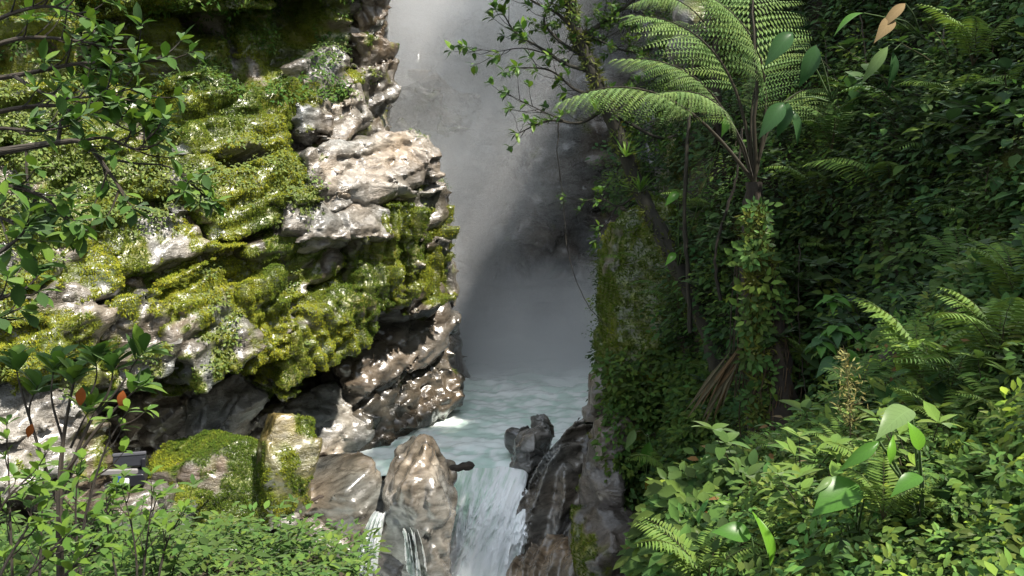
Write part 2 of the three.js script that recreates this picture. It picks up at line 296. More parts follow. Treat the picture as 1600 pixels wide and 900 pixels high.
// middle tier
ledge(520, 264, 690, 345, 0.7, { roll: -4, pitch: -30, moss: 0.1, base: [0.22, 0.205, 0.18], deep: 2.6 });
ledge(556, 322, 640, 470, 0.75, { moss: 0.62, ribs: 0.3, base: brown, bed: 1 });
ledge(622, 326, 704, 470, 0.55, { moss: 0.6, ribs: 0.34, base: brown, bed: 1, yaw: 18 });
ledge(470, 300, 590, 392, 0.8, { roll: -30, pitch: -24, moss: 0.18, base: pale });
ledge(335, 282, 480, 372, 0.6, { roll: -6, pitch: -20, moss: 0.62, base: brown });
ledge(405, 350, 520, 440, 0.55, { moss: 0.5, base: brown, pitch: 10 });
ledge(250, 330, 390, 420, 0.2, { roll: 12, moss: 0.6, pitch: -12 });
ledge(188, 352, 308, 432, 0.5, { roll: 14, pitch: -20, moss: 0.45, base: pale });
ledge(90, 330, 200, 420, 0.45, { roll: -8, moss: 0.8, pitch: -14 });
ledge(-60, 330, 100, 440, 0.5, { roll: 6, moss: 0.72, pitch: -12 });
ledge(90, 412, 178, 486, 0.65, { roll: -20, pitch: -22, moss: 0.5, base: pale });
ledge(28, 462, 152, 566, 0.9, { roll: 4, pitch: -6, moss: 0.55, base: pale });
ledge(-90, 470, 40, 570, 0.85, { moss: 0.6 });
ledge(172, 470, 292, 592, 1.0, { roll: 8, pitch: -8, moss: 0.5, base: pale, yaw: -14 });
ledge(262, 456, 392, 590, 1.1, { roll: 16, pitch: -10, moss: 0.55, base: pale, yaw: 10 });
ledge(372, 452, 470, 560, 0.95, { roll: 12, moss: 0.82, ribs: 0.2 });
ledge(450, 478, 580, 556, 0.85, { roll: 14, moss: 0.6, base: brown, ribs: 0.15 });
ledge(300, 400, 420, 470, 0.35, { roll: 8, moss: 0.66 });
// foot of the headland
ledge(560, 482, 712, 575, -0.35, { roll: 16, pitch: -30, moss: 0.14, base: [0.12, 0.105, 0.086], round: 0.35, mat: M.wetRock });
ledge(598, 540, 722, 660, -0.2, { roll: 10, pitch: -20, moss: 0.22, base: brown, round: 0.4, ribs: 0.15, mat: M.wetRock });
ledge(560, 605, 660, 715, -0.1, { roll: -12, pitch: -16, moss: 0.1, base: brown, round: 0.3, mat: M.wetRock });
ledge(360, 566, 445, 626, -0.7, { roll: 20, moss: 0.5, base: brown, pitch: -15 });
ledge(255, 608, 392, 704, -0.3, { roll: 20, pitch: -36, moss: 0.02, base: [0.20, 0.18, 0.152], round: 0.3 });
ledge(228, 628, 292, 700, -0.2, { roll: -8, moss: 0.15, base: brown });
ledge(110, 640, 182, 768, 0.9, { roll: -4, moss: 0.28, base: brown, pitch: -8 });
ledge(-40, 652, 120, 760, 1.0, { roll: 4, moss: 0.16, base: [0.20, 0.185, 0.16], pitch: -28 });
ledge(440, 664, 560, 730, -0.2, { roll: -4, pitch: -40, moss: 0.02, base: [0.20, 0.185, 0.155], round: 0.25 });

// ------------------------------------------------------------------ loose boulders
// corners: a rough hull given by its half sizes and facet planes
function boulder(name, label, center, half, o = {}) {
  const { turn = [0, 0, 0], facets = 14, seed = 1, base = pale, moss = 0, rough = 0.1, scallop = 0, cell = 0.045, mat = M.rock, round = 0.04, cut = 0.8, strat = 0, planes = [], mossFn, tone = 0, vein = 0, ribs = 0 } = o;
  const r = rng(seed * 991), m = new THREE.Matrix4().makeRotationFromEuler(new THREE.Euler(...turn.map((a) => a * Math.PI / 180), 'YXZ')); m.setPosition(center);
  const inv = m.clone().invert().elements, cuts = [];
  for (let k = 0; k < facets; k++) { const n = V(r() * 2 - 1, r() * 2 - 1, r() * 2 - 1).normalize(); cuts.push([n.x, n.y, n.z, Math.hypot(n.x * half[0], n.y * half[1], n.z * half[2]) * (cut + r() * 0.25)]); }
  for (const p of planes) { const n = V(p[0], p[1], p[2]).normalize(); cuts.push([n.x, n.y, n.z, p[3]]); }
  const sdf = (x, y, z) => {
    let X = inv[0] * x + inv[4] * y + inv[8] * z + inv[12], Y = inv[1] * x + inv[5] * y + inv[9] * z + inv[13], Z = inv[2] * x + inv[6] * y + inv[10] * z + inv[14];
    X += noise(x * 0.9 + seed, y * 0.9, z * 0.9) * 0.16; Y += noise(x * 0.9, y * 0.9 + seed * 3, z) * 0.14;
    const ex = X / half[0], ey = Y / half[1], ez = Z / half[2], l = Math.pow(ex ** 4 + ey ** 4 + ez ** 4, 0.25);
    let d = (l - 1) * Math.min(half[0], half[1], half[2]);
    for (const k of cuts) d = smax(d, k[0] * X + k[1] * Y + k[2] * Z - k[3], round);
    if (scallop) { const a = noise(X * 2.6 + seed, Y * 1.9, Z * 2.6); d += scallop * (0.4 - Math.abs(a) * 1.6) + scallop * 0.5 * noise(X * 5, Y * 3.5, Z * 5 + seed); }
    if (strat) d -= strata(x + seed, y, z, 4) * strat;
    if (ribs) { const q = X * 3.4 + Z * 1.6 + noise(X * 1.2, Y * 0.5, seed) * 1.1, f = q - Math.floor(q); d -= ribs * (f < 0.75 ? f / 0.75 : (1 - f) * 4) - ribs * 0.5; }
    return d * 0.85 + fbm(x * 2.6 + seed, y * 2.6, z * 2.6, 3) * rough * 0.6 + facet(X * 1.9 + seed, Y * 2.2, Z * 1.9) * rough * 0.8 + facet(x * 5, y * 6.5, z * 5 + seed) * rough * 0.3;
  };
  const box = new THREE.Box3(V(-half[0], -half[1], -half[2]), V(half[0], half[1], half[2])).applyMatrix4(m).expandByScalar(0.3);
  const t0 = rockTint({ moss, base, seed, tone, vein }), tint = mossFn ? (x, y, z, nx, ny, nz) => mossFn(x, y, z, nx, ny, nz) : t0;
  const g = nets(sdf, box.min, box.max, cell, tint, 0.6), o3 = mesh(name, g, mat); g.userData.tone = tone;
  tag(o3, label, 'boulder'); scatter.push(g); return o3;
}
{ // the mossy boulder with a bare yellowish slab on its right
  const c = at(345, 748, 14.5), bare = rockTint({ moss: 0.3, base: [0.125, 0.108, 0.042], seed: 5, tone: 0.2 }), green = rockTint({ moss: 0.7, base: [0.13, 0.11, 0.085], seed: 9 });
  boulder('boulder', 'large boulder with a green moss cap beside the black case', c.clone().add(V(-0.1, -0.15, -0.1)), [1.15, 1.0, 0.9], { turn: [0, -18, -14], seed: 11, tone: 0.45, moss: 0.7, base: [0.13, 0.11, 0.085], planes: [[-0.5, 0.85, 0.2, 0.75]] });
  boulder('boulder', 'upright yellowish slab leaning on the mossy boulder', at(436, 738, 14.4), [0.46, 1.02, 0.7], { turn: [4, 24, -10], seed: 14, mossFn: bare, rough: 0.07, facets: 8 });
  boulder('boulder', 'small moss edged boulder just below the black case', at(262, 792, 14.0), [0.75, 0.42, 0.6], { turn: [0, 0, 28], seed: 12, moss: 0.45 });
}
boulder('boulder', 'broad brown tilted slab between the yellowish slab and the tall pale boulder', at(532, 775, 15.9), [0.98, 0.5, 0.75], { turn: [18, -12, 16], seed: 23, base: [0.15, 0.135, 0.11], facets: 6, rough: 0.05, mat: M.wetRock, planes: [[0.9, 0.3, 0.5, 0.72]], strat: 0.1, round: 0.05 });
boulder('boulder', 'tall pale water worn boulder standing beside the falls', at(652, 800, 15.4), [0.62, 1.75, 0.7], { turn: [-6, 8, -5], seed: 31, base: [0.21, 0.195, 0.168], vein: 0.3, scallop: 0.12, facets: 9, rough: 0.045, mat: M.wetRock, cell: 0.035, planes: [[-0.82, 0.55, 0.1, 0.72], [0.88, 0.45, 0.2, 0.66], [0, 0.6, 0.8, 1.05]] });
boulder('boulder', 'dark wet rock under the foot of the tall pale boulder', at(610, 880, 15.6), [0.75, 0.7, 0.6], { seed: 33, base: [0.09, 0.075, 0.065], mat: M.wetRock });
boulder('boulder', 'dark rock below the broad brown slab', at(505, 850, 15.6), [0.8, 0.55, 0.6], { seed: 34, base: [0.12, 0.1, 0.08] });
boulder('boulder', 'round dark stone standing in the pool above the falls', at(808, 692, 18.6), [0.27, 0.26, 0.25], { seed: 41, base: [0.12, 0.105, 0.095], mat: M.wetRock, rough: 0.04, cell: 0.03 });
boulder('boulder', 'upright grey stone at the head of the falls', at(846, 680, 18.2), [0.24, 0.42, 0.25], { turn: [0, 0, -14], seed: 42, base: [0.19, 0.175, 0.16], vein: 0.6, mat: M.wetRock, rough: 0.12, cell: 0.026 });
boulder('boulder', 'pitted wet rock under the upright grey stone', at(832, 722, 17.8), [0.3, 0.55, 0.35], { turn: [0, 0, -10], seed: 43, base: [0.15, 0.135, 0.12], vein: 0.6, mat: M.wetRock, rough: 0.2, cell: 0.026 });
boulder('boulder', 'long ribbed slab slanting down the right side of the falls', at(858, 800, 16.6), [0.5, 1.9, 0.8], { turn: [-22, 0, -30], seed: 51, base: [0.16, 0.143, 0.122], vein: 0.9, mat: M.wetRock, ribs: 0.14, rough: 0.07, facets: 6 });
boulder('boulder', 'low wet slab at the bottom edge below the ribbed slab', at(872, 900, 15.0), [0.95, 0.5, 0.7], { vein: 0.7, turn: [8, 10, 22], seed: 52, base: [0.2, 0.155, 0.11], mat: M.wetRock, ribs: 0.12, rough: 0.07, facets: 6 });
boulder('boulder', 'wet rock in the right branch of the falls under white water', at(802, 828, 16.5), [0.3, 0.7, 0.35], { turn: [-20, 0, -24], seed: 53, base: [0.11, 0.095, 0.085], mat: M.wetRock, rough: 0.1 });
boulder('boulder', 'small pale stone at the foot of the yellowish slab', at(443, 818, 14.0), [0.16, 0.14, 0.15], { seed: 61, base: pale, cell: 0.025, rough: 0.03 });
boulder('boulder', 'flat brown stone that the black case stands on', at(196, 790, 13.5), [0.8, 0.34, 0.5], { seed: 66, base: brown, planes: [[0, 1, 0.1, 0.25]] });
boulder('boulder', 'low moss free stone lying left of the black case', at(110, 775, 13.8), [0.7, 0.3, 0.5], { seed: 62, base: [0.17, 0.155, 0.13] });

// ------------------------------------------------------------------ far wall of the gorge, right wall, slopes
{
  const sdf = (x, y, z) => {
    const front = -28.8 - 0.02 * x * x + 0.05 * (y - 6) * (y - 6) * 0.06;
    let d = z - front - fbm(x * 0.22, y * 0.3, 1.5, 4) * 3 - strata(x * 0.6, y, z, 0.75) * 1.1 + Math.max(0, ridge(x * 0.35 + 8, y * 0.12, 5, 2) - 0.4) * 2.5;
    return d * 0.7 + fbm(x * 1.3, y * 1.5, z * 1.3, 3) * 0.2 + facet(x * 0.5, y * 1.0, z * 0.5) * 0.5;
  };
  const g = nets(sdf, V(-13, -2, -34.5), V(14, 24, -25.2), 0.17, rockTint({ moss: 0.16, base: [0.13, 0.12, 0.115], seed: 71 }), 0.25);
  const w = thing('rock_wall', 'dark ledged rock wall closing the far end of the gorge behind the mist', 'rock wall'); w.userData.kind = 'structure';
  mesh('rock_face', g, M.wetRock, w);
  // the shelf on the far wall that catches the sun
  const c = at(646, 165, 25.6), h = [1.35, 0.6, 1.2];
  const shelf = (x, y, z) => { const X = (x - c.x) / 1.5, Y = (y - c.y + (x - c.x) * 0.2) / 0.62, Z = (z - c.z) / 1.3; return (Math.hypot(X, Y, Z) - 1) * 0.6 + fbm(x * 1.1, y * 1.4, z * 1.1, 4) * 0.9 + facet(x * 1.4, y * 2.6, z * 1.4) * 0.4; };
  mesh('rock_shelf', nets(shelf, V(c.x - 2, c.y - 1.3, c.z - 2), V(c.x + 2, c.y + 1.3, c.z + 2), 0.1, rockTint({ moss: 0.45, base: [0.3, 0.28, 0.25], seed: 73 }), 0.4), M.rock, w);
}
{ // right wall of the gorge, behind the jungle
  const sdf = (x, y, z) => { const top = 18.5 - 5 * sstep(-24, -19, z); let d = -(x - 3.9 - 0.12 * (-z - 20) - 0.04 * (y - 4) + fbm(y * 0.3, z * 0.3, 3, 4) * 1.6 + strata(z, y, x, 0.8) * 0.8); d = smax(d, y - top, 0.6); d = Math.max(d, x - 13, z + 17.5); return d * 0.75 + fbm(x, y, z, 3) * 0.3; };
  const w = thing('rock_wall', 'shaded rock wall along the right side of the gorge behind the leaning tree', 'rock wall'); w.userData.kind = 'structure';
  mesh('rock_face', nets(sdf, V(1, -2, -42), V(13.5, 19, -16.5), 0.22, rockTint({ moss: 0.55, base: [0.16, 0.145, 0.13], seed: 81 }), 0.25), M.rock, w);
}
// right hillside: a steep bank that the jungle grows on
const BX = 1.9, BZ = -16.5, SX = 0.26, SZ = 0.965, HX = -0.965, HZ = 0.26;
const hillOut = (y, s) => (5 - y) * lerp(y < 5 ? 0.05 : 0.2, 0.34, sstep(2, 7, s)) - 0.7 * (1 - sstep(0.5, 4, s)) - 0.22 * Math.max(0, y - 6);
function hillPoint(s, y, w = 0) { const k = hillOut(y, s) + w; return V(BX + SX * s + HX * k, y, BZ + SZ * s + HZ * k); }
const hillBump = (s, y) => fbm(s * 0.35, y * 0.4, 7.7, 3) * 1.3;
{
  const sdf = (x, y, z) => { const s = (x - BX) * SX + (z - BZ) * SZ, w = (x - BX) * HX + (z - BZ) * HZ; let d = w - hillOut(y, s) - hillBump(s, y); d = smax(d, y - 11.2 + 0.15 * (w + 6), 0.5); d = smax(d, -1.2 - s + 0.15 * y, 0.4); d = Math.max(d, -w - 9); return d * 0.8 + fbm(x * 1.2, y * 1.2, z * 1.2, 3) * 0.25; };
  const soil = rockTint({ moss: 0.45, base: [0.05, 0.036, 0.02], seed: 91 });
  const g = nets(sdf, V(-1.5, -2.6, -19), V(14, 13, -1), 0.16, (x, y, z, nx, ny, nz) => { const c = soil(x, y, z, nx, ny, nz); return [c[0] * 0.5, c[1] * 0.5, c[2] * 0.5, c[3]]; }, 0.4);
  const h = mesh('hillside', g, new THREE.MeshStandardMaterial({ name: 'soil', vertexColors: true, map: rockTone, bumpMap: rockBump, bumpScale: 0.08, roughness: 1 }));
  tag(h, 'steep dark soil bank under the jungle on the right', 'hillside', null, 'structure');
}
// the mossy outcrop at the edge of the jungle and its wet foot
const outcrop = thing('rock_outcrop', 'mossy upright rock outcrop where the jungle meets the gorge', 'rock outcrop');
for (const [px, py, d, h, turn, o] of [
  [1012, 470, 15.3, [0.75, 1.75, 0.9], [0, 20, -6], { moss: 0.78, base: brown, tone: 0.42, seed: 101 }],
  [985, 400, 15.5, [0.4, 1.0, 0.6], [0, 10, -10], { moss: 0.72, base: brown, tone: 0.42, seed: 102 }],
  [950, 605, 15.6, [0.34, 0.6, 0.5], [0, 0, -8], { moss: 0.15, base: [0.17, 0.15, 0.13], seed: 103 }],
  [968, 690, 15.2, [0.55, 0.75, 0.7], [0, 15, 4], { moss: 0.42, base: [0.15, 0.13, 0.11], seed: 104 }],
  [938, 770, 15.0, [0.4, 0.85, 0.7], [0, 0, 3], { moss: 0.3, base: [0.1, 0.085, 0.075], seed: 105 }],
  [965, 860, 14.4, [0.7, 0.8, 0.7], [0, 10, 6], { moss: 0.35, base: [0.09, 0.075, 0.065], seed: 106 }],
]) {
  const b = boulder('rock_block', null, at(px, py, d), h, { turn, ...o, rough: 0.14, cell: 0.06 });
  outcrop.add(b); b.name = 'rock_block'; delete b.userData.category;
}
// ------------------------------------------------------------------ water
M.pool = new THREE.MeshPhysicalMaterial({ name: 'milky_water', vertexColors: true, roughness: 0.22, ior: 1.33 });
function sheet(nu, nv, fn) {       // fn(u,v) -> [x,y,z, r,g,b]
  const p = [], c = [], i = [], uv = [];
  for (let b = 0; b <= nv; b++) for (let a = 0; a <= nu; a++) { const q = fn(a / nu, b / nv); p.push(q[0], q[1], q[2]); c.push(q[3], q[4], q[5]); uv.push(a / nu, b / nv); }
  for (let b = 0; b < nv; b++) for (let a = 0; a < nu; a++) { const k = b * (nu + 1) + a; i.push(k, k + nu + 1, k + 1, k + 1, k + nu + 1, k + nu + 2); }
  const g = new THREE.BufferGeometry(); g.setAttribute('position', new THREE.Float32BufferAttribute(p, 3)); g.setAttribute('color', new THREE.Float32BufferAttribute(c, 3)); g.setAttribute('uv', new THREE.Float32BufferAttribute(uv, 2)); g.setIndex(i); g.computeVertexNormals(); return g;
}
const GREEN = [0.56, 0.72, 0.65], FOAM = [0.88, 0.93, 0.92];
const mix3 = (a, b, t) => [lerp(a[0], b[0], t), lerp(a[1], b[1], t), lerp(a[2], b[2], t)];
{
  const g = sheet(200, 230, (u, v) => {
    const x = lerp(-7, 6, u), z = lerp(-32, -17.0, v), f = fbm(x * 1.3 + fbm(x * 0.8, z * 0.8, 3, 3) * 3, z * 1.7 + fbm(x * 0.8, z * 0.8, 13, 3) * 2, 4.4, 5), far = sstep(-21, -25, z);
    const wave = fbm(x * 1.1, z * 1.7, 1, 4) * (0.10 + 0.22 * far) + fbm(x * 4, z * 5, 2, 3) * 0.07;
    return [x, wave - 0.03 - 0.10 * sstep(-17.6, -17.0, z), z, ...mix3(GREEN, FOAM, clamp(sstep(-0.1, 0.2, f + 0.1) * 0.85 + far * 0.6))];
  });
  const w = mesh('water_pool', g, M.pool); tag(w, 'pale green foaming pool in the gorge above the falls', 'water', null, 'structure');
  const r = sheet(120, 120, (u, v) => { const x = lerp(-7, 5, u), z = lerp(-17.2, -6, v), f = fbm(x * 1.5, z * 1.5, 8, 4); return [x, -1.75 + f * 0.25, z, ...mix3(GREEN, FOAM, sstep(-0.3, 0.1, f))]; });
  tag(mesh('water_stream', r, M.pool), 'white water running on below the falls', 'water', null, 'structure');
}
M.fall = new THREE.MeshPhysicalMaterial({ name: 'falling_water', vertexColors: true, roughness: 0.6, ior: 1.33 });
M.trickle = new THREE.MeshPhysicalMaterial({ name: 'trickle', vertexColors: true, roughness: 0.6, transmission: 0.6, ior: 1.33 });
const falls = thing('waterfall', 'short wide cascade pouring between the tall pale boulder and the ribbed slab', 'waterfall');
{
  // each stream: lip from a to b, thrown forward and down; drawn together to a foot
  const stream = (a, b, fa, fb, throwOut, seed, greenish, nu, name, mat = M.fall) => {
    const g = sheet(nu, nu > 20 ? 130 : 40, (u, v) => {
      const top = a.clone().lerp(b, u), foot = fa.clone().lerp(fb, u), t = v, y = lerp(top.y, foot.y, Math.pow(t, 1.7)), x = lerp(top.x, foot.x, t), z = lerp(top.z, foot.z, Math.pow(t, throwOut));
      const s = fbm(u * nu * 0.07 + seed, t * 2.2, seed, 5), s2 = noise(u * nu * 0.3 + seed, t * 8, 3), s3 = fbm(u * nu * 0.1, t * 12, seed + 4, 4), lump = (s * 0.3 + s2 * 0.07 + s3 * 0.3 * sstep(0.1, 0.6, t)) * (0.25 + t);
      const edge = 0.12 * (Math.pow(Math.abs(u * 2 - 1), 6));
      const f = clamp(0.86 + s * 1.5 + s2 * 0.4 + s3 * 0.6 - 1.3 * greenish * (1 - sstep(0.35, 0.95, t + s * 0.3)));
      return [x, y + lump * 0.25 - edge, z + lump - edge * 1.5, ...mix3([0.48, 0.64, 0.53], [0.92, 0.94, 0.95], f)];
    });
    mesh(name, g, mat, falls);
  };
  const P = (px, py, d) => at(px, py, d);
  stream(P(684, 730, 17.7), P(792, 732, 17.7), P(655, 905, 16.0), P(752, 905, 15.7), 0.55, 3, 0.35, 190, 'water_curtain');
  stream(P(774, 727, 17.8), P(826, 735, 17.4), P(700, 905, 15.3), P(792, 905, 15.2), 0.75, 13, -0.1, 110, 'water_curtain');
  stream(P(804, 742, 17.0), P(843, 790, 16.2), P(758, 905, 15.15), P(812, 892, 15.1), 0.9, 23, -0.2, 90, 'water_curtain');
  // side spills: thin broken strands
  const r = rng(63);
  for (let k = 0; k < 9; k++) { const f = k / 8, x = lerp(586, 602, f), e = lerp(552, 582, f) + (r() - 0.5) * 4, w = 1.2 + r() * 2.2; stream(P(x, 797 + r() * 6, 15.02), P(x + w * 0.6, 797 + r() * 6, 15.0), P(e, 885 + r() * 20, 14.85), P(e + w * 1.6, 887 + r() * 20, 14.83), 0.7, 33 + k, 0, 6, 'water_strand', M.trickle); }
  for (let k = 0; k < 8; k++) { const x = 618 + r() * 34, w = 0.8 + r() * 1.6, e = x + 4 + r() * 10; stream(P(x, 822 + r() * 14, 14.72), P(x + w * 0.6, 823 + r() * 14, 14.72), P(e, 890 + r() * 25, 14.62), P(e + w * 1.5, 890 + r() * 25, 14.62), 0.8, 53 + k, 0, 5, 'water_strand', M.trickle); }
}
// ------------------------------------------------------------------ mist: drifting spray, drops in soft puffs
M.spray = new THREE.MeshPhysicalMaterial({ name: 'spray', color: new THREE.Color().setRGB(0.95, 0.96, 0.97), roughness: 1, transmission: 0.5, specularIntensity: 0 });
function puff(n, size, seed) {
  const r = rng(seed), p = [], i = [], q = V(), m = new THREE.Matrix4(), t = [[1, 1, 1], [1, -1, -1], [-1, 1, -1], [-1, -1, 1]], g3 = () => (r() + r() + r() - 1.5) * 0.8;
  for (let k = 0; k < n; k++) {
    const c = V(g3(), g3(), g3()), s = size * (0.6 + r() * 0.8); m.makeRotationFromEuler(new THREE.Euler(r() * 6, r() * 6, r() * 6));
    const b = p.length / 3; for (const a of t) { q.set(...a).applyMatrix4(m).multiplyScalar(s).add(c); p.push(q.x, q.y, q.z); } i.push(b, b + 1, b + 2, b, b + 3, b + 1, b, b + 2, b + 3, b + 1, b + 3, b + 2);
  }
  const g = new THREE.BufferGeometry(); g.setAttribute('position', new THREE.Float32BufferAttribute(p, 3)); g.setIndex(i); return g.toNonIndexed ? (() => { const h = g.toNonIndexed(); h.computeVertexNormals(); return h; })() : g;
}
function mist(name, label, puffGeo, places) {     // places: [x,y,z,scale]
  const im = new THREE.InstancedMesh(puffGeo, M.spray, places.length), m = new THREE.Matrix4(), r = rng(name.length * 77 + places.length);
  places.forEach((q, k) => { m.compose(V(q[0], q[1], q[2]), new THREE.Quaternion().setFromEuler(new THREE.Euler(r() * 6, r() * 6, r() * 6)), V(q[3] * 0.8, q[3] * 1.25, q[3])); im.setMatrixAt(k, m); });
  im.name = numbered(name); im.castShadow = im.receiveShadow = true; tag(im, label, 'mist', null, 'stuff'); scene.add(im); return im;
}
{
  const r = rng(5), dust = puff(18000, 0.0008, 9), P = [];
  // column of spray hanging in the gorge
  for (let k = 0; k < 2300; k++) {
    const y = -0.5 + Math.pow(r(), 0.9) * 18, x = -2.0 + (r() + r() - 1) * 5.5 + (y - 6) * 0.06, z = -22 - r() * 6;
    const dens = 0.45 + fbm(x * 0.5, y * 0.13, z * 0.3, 3) * 2.2 + (y > 5 ? 0.35 : 0) - sstep(-0.5, 3, x) * (y < 8 ? 1.1 : 0.6);
    if (r() < dens) P.push([x, y, z, 0.9 + r() * 0.9]);
  }
  mist('mist', 'bright drifting spray filling the gorge before the far wall', dust, P);
  const Q = [];
  for (let k = 0; k < 2000; k++) { const x = lerp(-2.5, 4.5, Math.pow(r(), 0.8)), z = lerp(-22.5, -28, Math.sqrt(r())), y = Math.pow(r(), 2) * (1.0 + 0.35 * (-z - 22)) - 0.1; Q.push([x, y, z, 0.5 + r() * 0.6]); }
  mist('mist', 'low white spray lying on the pool at the foot of the far wall', dust, Q);
  const F = [], froth = puff(2600, 0.0045, 29);
  for (let k = 0; k < 420; k++) { const t = Math.sqrt(r()), lip = r() < 0.45, a = lip ? at(lerp(700, 792, r()), 732, 17.6) : at(lerp(780, 842, r()), lerp(730, 770, r()), 17.0), b = lip ? at(lerp(680, 752, r()), 905, 15.75) : at(lerp(712, 808, r()), 903, 15.1), p = a.clone().lerp(b, t); p.y = lerp(a.y, b.y, Math.pow(t, 1.7)) + 0.05; p.z += 0.14; F.push([p.x, p.y, p.z, (0.05 + r() * 0.12) * (0.5 + t)]); }
  mist('spray', 'white froth flying off the cascade', froth, F);
  const S = [], drops = puff(400, 0.010, 19);
  for (let k = 0; k < 170; k++) { const p = at(lerp(670, 800, r()), lerp(850, 915, Math.sqrt(r())), lerp(15.2, 16.2, r())); S.push([p.x, p.y, p.z, 0.16 + r() * 0.16]); }
  mist('spray', 'white splash at the foot of the cascade', drops, S);
}
// ------------------------------------------------------------------ leaves and plants
M.bark = new THREE.MeshStandardMaterial({ name: 'bark', vertexColors: true, map: barkTone, bumpMap: barkTone, bumpScale: 0.02, roughness: 0.95 });
const leafMat = (name, o = {}) => new THREE.MeshPhysicalMaterial({ name, vertexColors: true, map: leafTex, roughness: 0.95, transmission: 0.38, clearcoat: 0.12, clearcoatRoughness: 0.34, specularIntensity: 0.3, ...o });
M.leaf = leafMat('leaf');
M.frond = leafMat('frond', { map: null, clearcoat: 0.12 });
M.dead = leafMat('dead_leaf', { transmission: 0.15, clearcoat: 0 });
// a blade from the origin along +z, facing +y
function leafGeo(L, W, segs = 3, fold = 0.25, droop = 0.25, belly = 0.42, col = [1, 1, 1], point = 0.8) {
  const p = [], u = [], i = [], c = [];
  for (let k = 0; k <= segs; k++) {
    const t = k / segs, w = W * 0.5 * Math.pow(Math.sin(Math.PI * Math.pow(t, Math.log(0.5) / Math.log(belly))), point) + (k === 0 || k === segs ? 0.004 * W : 0), z = L * t * (1 - droop * 0.15 * t), y = -droop * L * t * t * 0.6;
    p.push(-w, y + w * fold, z, 0, y, z, w, y + w * fold, z); u.push(0, t, 0.5, t, 1, t); for (let j = 0; j < 3; j++) c.push(...col);
    if (k < segs) { const a = k * 3; i.push(a, a + 3, a + 1, a + 1, a + 3, a + 4, a + 1, a + 4, a + 2, a + 2, a + 4, a + 5); }
  }
  const g = new THREE.BufferGeometry(); g.setAttribute('position', new THREE.Float32BufferAttribute(p, 3)); g.setAttribute('uv', new THREE.Float32BufferAttribute(u, 2)); g.setAttribute('color', new THREE.Float32BufferAttribute(c, 3)); g.setIndex(i); g.computeVertexNormals(); return g;
}
const L1 = leafGeo(1, 0.42, 3, 0.3, 0.25), L2 = leafGeo(1, 0.5, 3, 0.2, 0.4), L3 = leafGeo(1, 0.3, 3, 0.3, 0.3), L4 = leafGeo(1, 0.62, 3, 0.22, 0.3, 0.36), Lneedle = leafGeo(1, 0.22, 2, 0.2, 0.2);
const L5 = leafGeo(1, 0.5, 7, 0.2, 0.4), L6 = leafGeo(1, 0.62, 7, 0.2, 0.3, 0.38);
function leafM(pos, dir, up, s, sx = 1) {
  const z = dir.clone().normalize(), x = V().crossVectors(up, z); if (x.lengthSq() < 1e-6) x.set(1, 0, 0); x.normalize(); const y = V().crossVectors(z, x);
  return new THREE.Matrix4().makeBasis(x.multiplyScalar(s * sx), y.multiplyScalar(s), z.multiplyScalar(s)).setPosition(pos);
}
const jit = (r, c, a = 0.25, hue = 0.15) => { const k = 1 + (r() * 2 - 1) * a, h = (r() * 2 - 1) * hue; return [c[0] * k * (1 + h), c[1] * k, c[2] * k * (1 - h)]; };
const rdir = (r) => { const a = r() * Math.PI * 2, y = r() * 2 - 1, q = Math.sqrt(1 - y * y); return V(q * Math.cos(a), y, q * Math.sin(a)); };
const G = { deep: [0.032, 0.072, 0.014], mid: [0.062, 0.122, 0.019], bright: [0.108, 0.18, 0.026], lime: [0.16, 0.24, 0.025], blue: [0.034, 0.082, 0.03], pale: [0.13, 0.21, 0.09], dead: [0.17, 0.11, 0.05], straw: [0.28, 0.22, 0.09] };

// upright plant: stems with leaves in pairs and a tuft at the tip
function stemPlant(seed, o) {
  const { stems = 5, h = 0.7, spread = 0.35, pairs = 5, leaf = 0.12, geo = [L1], col = G.mid, thick = 0.008, tuft = 5, lean = 0, droop = 0.1 } = o, r = rng(seed), S = new MB(), L = new MB();
  for (let k = 0; k < stems; k++) {
    const a = r() * 6.28, hh = h * (0.6 + r() * 0.5), out = spread * (0.3 + r() * 0.8), tip = V(Math.cos(a) * out, hh, Math.sin(a) * out), mid = V(tip.x * 0.35, hh * 0.6, tip.z * 0.35), pts = curve([V(Math.cos(a) * 0.02, -0.1, Math.sin(a) * 0.02), mid, tip], 7);
    S.tube(pts, pts.map((_, i) => thick * (1 - i / 9)), 4, jit(r, [0.07, 0.07, 0.03]));
    const put = (p, ang, el, s) => { const d = V(Math.cos(ang) * Math.cos(el), Math.sin(el), Math.sin(ang) * Math.cos(el)); L.add(geo[Math.floor(r() * geo.length)], leafM(p, d, V(r() * 0.4 - 0.2, 1, r() * 0.4 - 0.2), leaf * s), jit(r, col)); };
    for (let q = 0; q < pairs; q++) { const t = 0.3 + 0.65 * q / pairs, p = pts[0].clone().lerp(pts[1], 0); const f = t * 7, i0 = Math.floor(f); p.copy(pts[i0]).lerp(pts[Math.min(7, i0 + 1)], f - i0); const an = q * 1.6 + r(); put(p, an, 0.15 - r() * 0.5, 0.7 + r() * 0.5); put(p, an + Math.PI, 0.15 - r() * 0.5, 0.7 + r() * 0.5); }
    for (let q = 0; q < tuft; q++) put(pts[7], q / tuft * 6.28 + r(), 0.1 + r() * 0.6, 0.7 + r() * 0.4);
  }
  return { stem: S.geo(), foliage: L.geo() };
}
